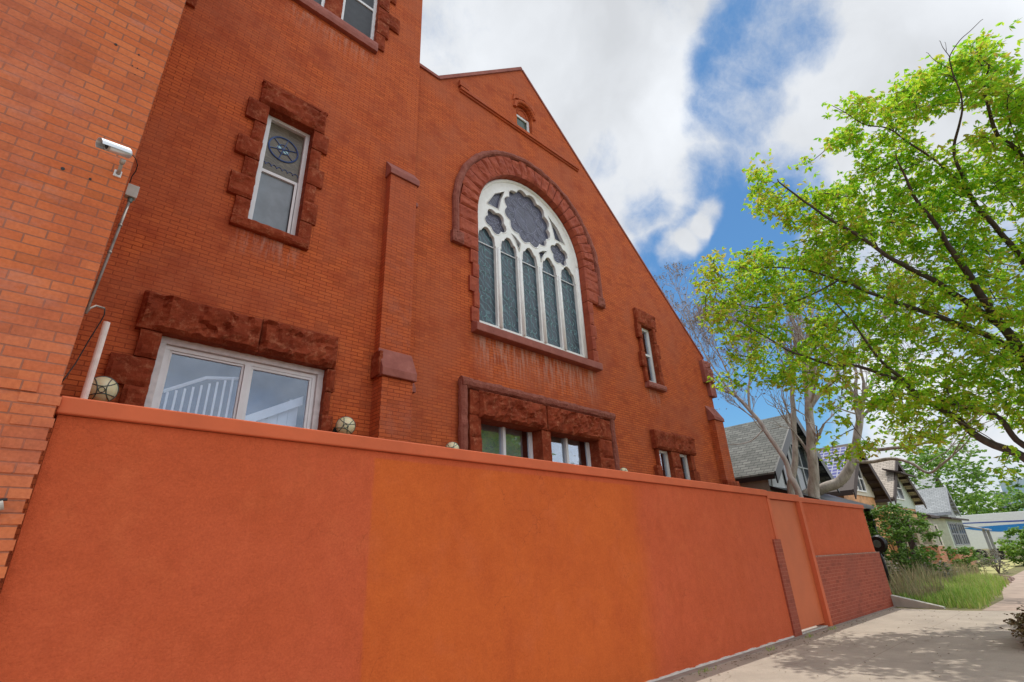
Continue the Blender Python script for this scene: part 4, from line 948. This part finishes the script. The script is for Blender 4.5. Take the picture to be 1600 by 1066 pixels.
# shrubs
def shrub(label, c, rx, ry, h, n, leafsz, mat, nleaf=12, name='shrub', cat='shrub', z0=0.05):
    o = thing(name, label, cat); tb = MB(); lf = MB(); c = Vector(c)
    tg = []
    for i in range(n):
        a = random.uniform(0, 6.283); r_ = math.sqrt(random.random()); z = random.random()
        k = (1-.55*abs(z-.5)*2)*(1+.3*noise.noise(Vector((math.cos(a)*1.5+c.x, math.sin(a)*1.5, z*2)))); tg.append(c+Vector((math.cos(a)*rx*r_*k, math.sin(a)*ry*r_*k, z0+z*h)))
    for k in range(5): tb.tube([c, c+Vector((random.uniform(-.3, .3)*rx, random.uniform(-.3, .3)*ry, h*.6))], [.03, .01], 5)
    grow(tb, [c+Vector((0, 0, h*.15*k)) for k in range(1, 5)], tg[:120], .006, 3); tb.build('stem', K['bark'], o)
    for p in tg: leaf_spray(lf, p, .2, nleaf, leafsz, .6)
    lf.build('foliage', mat, o, fixn=False); return o
random.seed(33)
c = aX(1400, 840, 29); shrub('tall dark green shrub just past the brick-faced wall end', (c.x, c.y, 0), 1.7, 1.75, 3.2, 230, .11, K['leafdark'], 13)
c = aX(1505, 880, 44); shrub('low green bush by the brick porch of the grey-roofed house', (c.x, c.y, 0), 2, 1.6, 1.3, 60, .16, K['leafdark'], 10)
c = aX(1598, 870, 52); shrub('rounded green bush at the right edge in front of the trailer', (c.x, c.y-.5, 0), 2.0, 1.9, 2.3, 150, .16, K['leafmid'], 12)
c = aX(1555, 880, 40); shrub('wispy pale bush beside the path', (c.x, c.y, 0), 1, .9, 1.2, 40, .08, K['greybush'], 10)
c = aX(1440, 880, 31); shrub('dull sage bushes along the front of the weedy yard', (c.x, c.y+.3, 0), 3.5, 1.6, 1.0, 130, .08, K['greybush'], 12)
shrub('brown leafy groundcover at the bottom right corner', (13.3, 1.12, 0), 1.6, .5, .36, 200, .06, K['brownbush'], 16)
c = aX(1372, 900, 24.6); shrub('straggly weed with cream flowers at the wall end', (c.x, c.y-.2, 0), .9, .6, 1.3, 45, .07, K['greybush'], 9)

# weedy grass
def blades(mb, x0, x1, y0, y1, n, h0, h1, ok=None, wd=.012):
    for i in range(n):
        x = random.uniform(x0, x1); y = random.uniform(y0, y1)
        if ok and not ok(x, y): continue
        k = .6+.8*max(0, noise.noise(Vector((x*.8, y*.8, 0)))+.4); h = random.uniform(h0, h1)*k
        a = random.uniform(0, 6.28); lean = random.uniform(.05, .45)*h; w_ = wd*random.uniform(.7, 1.6)
        dx, dy = math.cos(a), math.sin(a); o = len(mb.v)
        mb.v += [(x-dy*w_, y+dx*w_, 0), (x+dy*w_, y-dx*w_, 0), (x+dx*lean*.4+dy*w_*.7, y+dy*lean*.4-dx*w_*.7, h*.6), (x+dx*lean*.4-dy*w_*.7, y+dy*lean*.4+dx*w_*.7, h*.6), (x+dx*lean, y+dy*lean, h)]
        mb.f += [(o, o+1, o+2, o+3), (o+3, o+2, o+4)]
random.seed(5)
edge = lambda x: 2.85+max(0, (x-19))*.055
mb = MB(); blades(mb, 19.0, 32, 2.7, 6.5, 17000, .16, .45, lambda x, y: x > 19.15+max(0, (y-3.4))*.45 and y > edge(x)+random.uniform(-.1, .25) and y < 5.5+random.uniform(-.8, .8))
blades(mb, 19.2, 34, .2, 1.85, 4500, .2, .5)
tag(mb.build('grass', K['grassb'], fixn=False), 'rough green weedy grass beside the path', 'grass', kind='stuff')
mb = MB(); blades(mb, 20.2, 38, 5.0, 9.5, 5500, .25, .95, None, .016); blades(mb, 20.0, 23, 4.2, 6.4, 900, .4, .9, None, .012)
tag(mb.build('dry_weeds', K['dry'], fixn=False), 'tall dry straw-coloured weeds in the yard past the wall', 'weeds', kind='stuff')
sheet('lawn', [(36, 4.6), (70, 5.6), (70, 16), (36, 12)], .01, flat('dry_lawn', (.42, .40, .16, 1), .95, 0, .3, 1.2, .4))
mb = MB()   # low kerb at the yard edge
mb.hexa([(18.9, 3.65, -.05), (19.1, 3.65, -.05), (19.55, 4.9, -.05), (19.3, 4.9, -.05), (18.9, 3.65, .05), (19.1, 3.65, .05), (19.55, 4.9, .30), (19.3, 4.9, .30)])
tag(mb.build('yard_kerb', K['kerb'], bevel=.01), 'low sloping pale concrete kerb at the foot of the brick-faced wall end', 'kerb')
m = MB()
random.seed(3)
for i in range(26):
    x = random.uniform(30, 34.5); y = 3.95+random.uniform(-.35, .3); s_ = random.uniform(.12, .3); m.hexa([(x-s_, y-s_*.7, 0), (x+s_, y-s_*.6, 0), (x+s_*.9, y+s_*.7, 0), (x-s_, y+s_*.5, 0), (x-s_*.8, y-s_*.5, s_*.7), (x+s_*.8, y-s_*.5, s_*.6), (x+s_*.7, y+s_*.5, s_*.7), (x-s_*.7, y+s_*.4, s_*.8)])
tag(m.build('rubble_edging', flat('pinkish_rubble', (.30, .20, .17, 1), .9, 0, .3, 6, .3), bevel=.02), 'pile of pinkish broken stones edging the path', 'rubble', kind='stuff')

random.seed(8); m = MB()
for i in range(420):
    u = random.random(); x = random.uniform(6, 18.6); y = 4.78-abs(random.gauss(0, .16)) if u < .55 else random.uniform(1.9, 4.8)
    a = random.uniform(0, 6.28); l_ = random.uniform(.008, .03); w_ = l_*.45; z = .012; dx, dy = math.cos(a), math.sin(a)
    m.add([(x-dx*l_, y-dy*l_, z), (x-dy*w_, y+dx*w_, z+.006), (x+dx*l_, y+dy*l_, z+.002), (x+dy*w_, y-dx*w_, z+.008)], [(0, 1, 2, 3)])
tag(m.build('leaf_litter', flat('dry_litter', (.13, .09, .04, 1), .9, 0, .4), fixn=False), 'small dry leaves and grit scattered over the pavement', 'litter', kind='stuff')
m = MB(); random.seed(9)
for cx_ in (10.4, 8.1, 12.25, 13.6):
    for k in range(26): x = cx_+random.gauss(0, .10); y = 4.70+random.gauss(0, .03); blades(m, x, x+.01, y, y+.01, 1, .03, .09, None, .004)
tag(m.build('weeds', K['grassb'], fixn=False), 'tiny weeds in the joint along the wall foot', 'weeds', kind='stuff')
# black lantern-like lamp by the wall end
t_ = thing('yard_lamp', 'black hooded lamp on a curved post just past the wall end', 'lamp')
c = aX(1372, 850, 22.4); m = MB()
b1 = aX(1383, 885, 22.4); m.tube([Vector((b1.x, b1.y, 0)), b1, aX(1378, 872, 22.4), aX(1372, 862, 22.4)], [.05, .045, .05, .06], 10); m.build('post', K['black'], t_, smooth=True)
m = MB(); m.tube([c+Vector((-.10, 0, .0)), c+Vector((.0, -.02, .0)), c+Vector((.10, -.04, 0))], [.24, .29, .24], 20); m.build('hood', K['black'], t_, smooth=False)
m = MB(); m.tube([c+Vector((-.13, 0, 0)), c+Vector((-.101, 0, 0))], [.12, .13], 16); m.build('lens', K['bronze'], t_)

# ------------------------------------------------------------------ houses
def shingles(name, a, b_, sc=1):
    t = NT(name); tc = t.n('TexCoord'); sp = t.n('SeparateXYZ'); t.link(tc.outputs['Object'], sp.inputs[0]); cb = t.n('CombineXYZ'); t.link(sp.outputs[1], cb.inputs[0]); t.link(sp.outputs[2], cb.inputs[1])
    b = t.n('TexBrick'); b.inputs['Scale'].default_value = 1/sc; b.inputs['Brick Width'].default_value = .36; b.inputs['Row Height'].default_value = .13; b.inputs['Mortar Size'].default_value = .012; b.inputs['Color1'].default_value = a; b.inputs['Color2'].default_value = b_; b.inputs['Mortar'].default_value = tuple(x*.4 for x in a[:3])+(1,)
    t.link(cb.outputs[0], b.inputs['Vector']); c = t.mix(t.ramp(t.noise(2, 5), [(.45, 0.), (.7, .4)]), b.outputs['Color'], tuple(x*.55 for x in a[:3])+(1,)); t.base(c); t.b.inputs['Roughness'].default_value = .9; t.bump(b.outputs['Fac'], .5, -.03); return t.m
K['sh1'] = shingles('grey_shingles', (.14, .15, .14, 1), (.24, .25, .235, 1))
K['sh3'] = shingles('beige_shingles', (.42, .36, .30, 1), (.52, .45, .38, 1))
K['sh4'] = shingles('light_grey_shingles', (.36, .38, .39, 1), (.44, .46, .47, 1))
K['siding'] = flat('grey_siding', (.36, .38, .38, 1), .7); K['green'] = flat('pale_green_siding', (.48, .54, .47, 1), .7); K['cream'] = flat('cream_stucco', (.60, .56, .46, 1), .8)
K['brown'] = flat('dark_brown_trim', (.05, .03, .025, 1), .7); K['cedar'] = flat('orange_wood', (.55, .28, .12, 1), .7, 0, .3, 3); K['redwall'] = flat('red_brick_wall', (.36, .07, .035, 1), .8)
K['hwhite'] = flat('white_house_trim', (.78, .78, .76, 1), .6); K['hglass'] = flat('dark_house_glass', (.05, .06, .07, 1), .15); K['greytrim'] = flat('grey_porch_trim', (.32, .33, .36, 1), .7)
def gable_house(label, xl, xr, xe, yf, yb, ze, zr, wallz, mroof, mwall, mgable, mtrim, over=.5, barge=.3):
    """ridge runs away from the street; xl/xe eaves, xr ridge"""
    o = thing('house', label, 'house')
    m = MB(); th = .15
    for a, b_ in ((xl, xr), (xe, xr)):
        pts = [(a, yf, ze), (b_, yf, zr), (b_, yf, zr+th), (a, yf, ze+th)]; m.slab(pts, (0, yb-yf, 0))
    rf = m.build('roof', mroof, o)
    m = MB()
    for a in (xl, xe):   # barge boards
        m.slab([(a, yf-.06, ze-barge), (xr, yf-.06, zr-barge), (xr, yf-.06, zr+th+.02), (a, yf-.06, ze+th+.02)], (0, .055, 0))
    for k in range(7):
        for a in (xl, xe): x = a+(xr-a)*(k+.5)/7; z = ze+(zr-ze)*(k+.5)/7; m.box(x-.05, x+.05, yf, yf+over, z-.18, z-.02)
    m.box(xl-.08, xl, yf, yb, ze-.12, ze+.06)
    m.build('eaves_trim', mtrim, rf)
    s_ = 1 if xe > xl else -1
    m = MB(); ins = over; f = (ins)/(xr-xl)
    m.slab([(xl+ins, yf+over, wallz), (xe-ins, yf+over, wallz), (xe-ins, yf+over, ze+(zr-ze)*ins/(xe-xr)-.02), (xr, yf+over, zr-.02), (xl+ins, yf+over, ze+(zr-ze)*f-.02)], (0, yb-yf-over-.3, 0)); m.build('upper_wall', mgable, o)
    m = MB(); m.box(xl+ins, xe-ins, yf+over+.06, yb-.4, -.1, wallz-.003); m.build('wall', mwall, o)
    return o
def hwin(o, x0, x1, z0, z1, y, n=1, bars=False, face='y', mat=None):
    m = MB(); t_ = .09
    def bx(a0, a1, b0, b1, d0, d1):
        if face == 'y': m.box(a0, a1, y-d1, y-d0, b0, b1)
        else: m.box(y-d1, y-d0, a0, a1, b0, b1)
    bx(x0, x1, z1-t_, z1, 0, .06); bx(x0, x1, z0, z0+t_, 0, .06)
    for k in range(n+1): a = x0+(x1-x0-t_)*k/n; bx(a, a+t_, z0+t_, z1-t_, 0, .06)
    bx(x0+t_, x1-t_, (z0+z1)/2-.03, (z0+z1)/2+.03, .0, .05)
    w_ = m.build('window', mat or K['hwhite'], o); m = MB(); bx(x0+t_, x1-t_, z0+t_, z1-t_, .0, .02); m.build('pane', K['hglass'], w_)
# house 1
h1 = gable_house('dark-trimmed house with weathered grey shingle roof behind the bare trees', 21.7, 25.6, 28.9, 8.2, 16, 4.35, 7.36, 3.4, K['sh1'], K['redwall'], K['siding'], K['black'])
hwin(h1, 23.9, 24.9, 4.2, 6.0, 8.69, 1, mat=K['black']); hwin(h1, 25.4, 27.2, 4.0, 6.2, 8.69, 2, mat=K['siding'])
m = MB(); m.slab([(22.4, 8.66, 4.0), (23.7, 8.66, 4.0), (23.7, 8.66, 5.9), (22.9, 8.66, 5.4)], (0, .04, 0)); m.build('gable_panel', flat('pale_siding', (.5, .52, .52, 1), .7), h1)
m = MB(); m.slab([(22.2, 7.0, 3.2), (22.2, 8.7, 3.9), (22.2, 8.7, 4.05), (22.2, 7.0, 3.35)], (7, 0, 0)); m.build('porch_roof', K['black'], h1)
m = MB()
for x in (22.6, 25.5, 28.8): m = MB(); m.box(x, x+.25, 7.1, 7.35, 0, 3.25); m.build('post', K['black'], h1)
# house 2
h2 = gable_house('cream-gabled house with dark brown barge boards and solar panels on its roof', 32.4, 36.0, 39.4, 8.5, 17, 4.3, 7.25, 4.4, K['brown'], K['cedar'], K['cream'], K['brown'], .6, .35)
hwin(h2, 34.8, 37.2, 4.6, 6.2, 9.09, 3)
m = MB(); m.slab([(32.5, 6.9, 2.9), (32.5, 9.1, 3.6), (32.5, 9.1, 3.75), (32.5, 6.9, 3.05)], (3.2, 0, 0)); m.build('porch_roof', K['cedar'], h2)
m = MB()
for x in (32.8, 35.2): m = MB(); m.box(x, x+.3, 7.1, 7.4, 0, 2.92); m.build('post', K['brown'], h2)
t = NT('solar_cells'); tc_ = t.n('TexCoord'); sp = t.n('SeparateXYZ'); t.link(tc_.outputs['Object'], sp.inputs[0]); cb = t.n('CombineXYZ'); t.link(sp.outputs[1], cb.inputs[0]); t.link(sp.outputs[2], cb.inputs[1])
b = t.n('TexBrick'); b.offset = 0; b.inputs['Scale'].default_value = 1; b.inputs['Brick Width'].default_value = .3; b.inputs['Row Height'].default_value = .2; b.inputs['Mortar Size'].default_value = .03; b.inputs['Color1'].default_value = (.05, .06, .22, 1); b.inputs['Color2'].default_value = (.08, .09, .30, 1); b.inputs['Mortar'].default_value = (.36, .37, .46, 1); t.link(cb.outputs[0], b.inputs['Vector']); t.base(b.outputs['Color']); t.b.inputs['Roughness'].default_value = .6; t.b.inputs['Specular IOR Level'].default_value = .15
m = MB(); m.slab([(32.7, 9.0, 4.75), (35.6, 9.0, 7.12), (35.6, 9.0, 7.2), (32.7, 9.0, 4.83)], (0, 6, 0)); m.build('solar_panel', t.m, h2)
# house 3
h3 = gable_house('house with beige shingle roof and pale gable window, right of the cream-gabled house', 40.4, 44.5, 48.8, 8.5, 17, 4.3, 7.15, 4.0, K['sh3'], K['cedar'], K['green'], K['brown'], .5, .3)
hwin(h3, 42.6, 45.6, 4.5, 6.1, 8.99, 2)
m = MB(); m.slab([(42.2, 8.0, 6.0), (42.2, 9.0, 6.35), (42.2, 9.0, 6.45), (42.2, 8.0, 6.1)], (4.6, 0, 0)); m.build('window_hood', K['brown'], h3)
m = MB(); m.slab([(40.5, 6.95, 3.1), (40.5, 9.0, 3.8), (40.5, 9.0, 3.92), (40.5, 6.95, 3.22)], (2.5, 0, 0)); m.build('porch_roof', K['brown'], h3)
m = MB(); m.box(40.9, 42.8, 7.2, 9.0, .35, 1.5); m.build('porch_wall', K['hbrick'], h3)
m = MB(); m.box(40.8, 42.9, 7.15, 9.05, -.1, .345); m.build('porch_base', flat('stone_footing', (.25, .22, .18, 1), .9), h3)
m = MB(); m.box(41.0, 42.7, 7.3, 8.9, 1.55, 3.1); m.build('porch_screen', flat('old_screen', (.36, .33, .25, 1), .6, 0, .3, 3), h3)
for y in (7.22, 7.85, 8.5): m = MB(); m.box(40.88, 41.03, y, y+.16, 1.51, 3.12); m.build('porch_post', K['cream'], h3)
for z in (1.5, 3.0): m = MB(); m.box(40.86, 41.04, 7.22, 9.0, z, z+.13); m.build('porch_rail', K['cream'], h3)
# house 4
h4 = gable_house('small house with light grey roof, pale green porch room and white windows', 63.1, 65.3, 67.5, 9.3, 15.5, 4.15, 6.5, 3.6, K['sh4'], K['green'], K['siding'], K['greytrim'], .3, .2)
m = MB(); m.slab([(51.9, 7.7, 3.3), (51.9, 11.6, 3.95), (51.9, 11.6, 4.08), (51.9, 7.7, 3.43)], (7.6, 0, 0)); m.build('porch_roof', K['brown'], h4)
m = MB(); m.box(52.2, 59.2, 8.17, 14, 1.25, 3.4); m.build('porch_room', K['green'], h4)
m = MB(); m.box(52.15, 59.25, 8.12, 14.05, -.1, 1.245); m.build('porch_base', K['hbrick'], h4)
m = MB(); m.box(59.3, 66.5, 9.9, 15, -.1, 3.7); m.build('wall', K['siding'], h4)
hwin(h4, 8.75, 9.75, 1.45, 3.0, 52.2, 1, face='x'); hwin(h4, 52.7, 55.6, 1.45, 3.1, 8.17, 3, mat=K['greytrim']); hwin(h4, 56.0, 58.9, 1.45, 3.1, 8.17, 3, mat=K['greytrim'])
# house 5 porch beyond
h5 = thing('porch_canopy', 'grey porch canopy with slanting posts in front of the white and blue trailer', 'canopy')
m = MB(); m.slab([(59.4, 6.8, 2.5), (59.4, 8.6, 3.0), (59.4, 8.6, 3.1), (59.4, 6.8, 2.6)], (2.8, 0, 0)); m.build('roof', K['greytrim'], h5)
m = MB()
for x, y in ((59.6, 6.95), (61.8, 6.95)): m = MB(); m.box(x, x+.2, y, y+.2, 0, 2.7); m.build('post', K['greytrim'], h5)
h6 = thing('house', 'distant grey house roof half hidden behind the green tree', 'house')
m = MB(); m.slab([(92, 15, 0), (104, 15, 0), (104, 15, 7.2), (98, 15, 10.6), (92, 15, 7.2)], (0, 12, 0)); m.build('wall', K['siding'], h6)
m = MB(); m.slab([(91, 14.5, 6.9), (98, 14.5, 11), (98, 14.5, 11.3), (91, 14.5, 7.2)], (0, 13, 0)); m.slab([(105, 14.5, 6.9), (98, 14.5, 11), (98, 14.5, 11.3), (105, 14.5, 7.2)], (0, 13, 0)); m.build('roof', K['sh4'], h6)

# trailer with blue swooshes
tr = thing('semi_trailer', 'long white trailer with blue wave stripes across the end of the street', 'trailer')
m = MB(); m.box(70, 72.6, -4, 10.7, 1.0, 4.15); m.build('body', flat('white_trailer_paint', (.82, .83, .86, 1), .4, 0, .04), tr, bevel=.03)
BL = flat('blue_stripe', (.02, .22, .62, 1), .4, 0, .05); NV = flat('navy_stripe', (.05, .10, .42, 1), .4, 0, .05)
X_ = 69.985
def zc(pts): return [aX(px, py, X_) for px, py in pts]
m = MB(); tp = zc([(1503, 825), (1520, 824), (1540, 822.5), (1560, 821), (1580, 819.5), (1600, 818), (1640, 815), (1700, 812)]); bt2 = zc([(1503, 825.5), (1520, 828), (1540, 830), (1560, 831), (1580, 830.5), (1600, 828), (1640, 822), (1700, 814)])
m.add(tp+bt2, [(k, k+1, 9+k, 8+k) for k in range(7)]); m.build('blue_wave', BL, tr, fixn=False)
m = MB(); m.add(zc([(1498, 817.5), (1600, 812.5), (1700, 808), (1700, 810.5), (1600, 815), (1498, 819)]), [(0, 1, 4, 5), (1, 2, 3, 4)])
m.add(zc([(1585, 836), (1600, 831), (1700, 816), (1700, 850), (1640, 838), (1600, 838)]), [(0, 1, 2, 3, 4, 5)]); m.build('navy_stripe', NV, tr, fixn=False)
m = MB()
for y in (9.2, 7.9, -2): m = MB(); m.tube([(70.2, y, .5), (70.6, y, .5)], .5, 18); m.build('wheel', K['black'], tr)
m = MB(); m.box(69.9, 70.0, 4.9, 7.4, 1.1, 2.0); m.build('side_locker', flat('pale_grey_panel', (.55, .58, .62, 1), .5), tr)

# downtown towers
def tower(label, x0, x1, y0, y1, z, mat, gm):
    o = thing('skyscraper', label, 'skyscraper'); m = MB(); m.box(x0, x1, y0, y1, 0, z); m.build('shell', mat, o)
    m = MB(); k = int(z/8)
    for i in range(k): m.box(x0-.3, x0-.05, y0+.5, y1-.5, 8*i+2, 8*i+6)
    m.build('window_band', gm, o)
def at_tower(pxl, pxr, pyt, X):
    a = aX(pxl, pyt, X); b_ = aX(pxr, pyt, X); return a.y, b_.y, max(a.z, b_.z)
a, b_, z = at_tower(1560, 1625, 752, 900); tower('pale blue glass office tower on the skyline at the right edge', 900, 940, b_, a, z, flat('pale_blue_glass', (.42, .55, .66, 1), .3), flat('blue_glass', (.34, .50, .64, 1), .25))
a, b_, z = at_tower(1552, 1572, 770, 800); tower('small dark office tower left of the pale blue one', 800, 830, b_, a, z, flat('slate_facade', (.22, .24, .36, 1), .5), flat('dark_band', (.14, .15, .26, 1), .4))
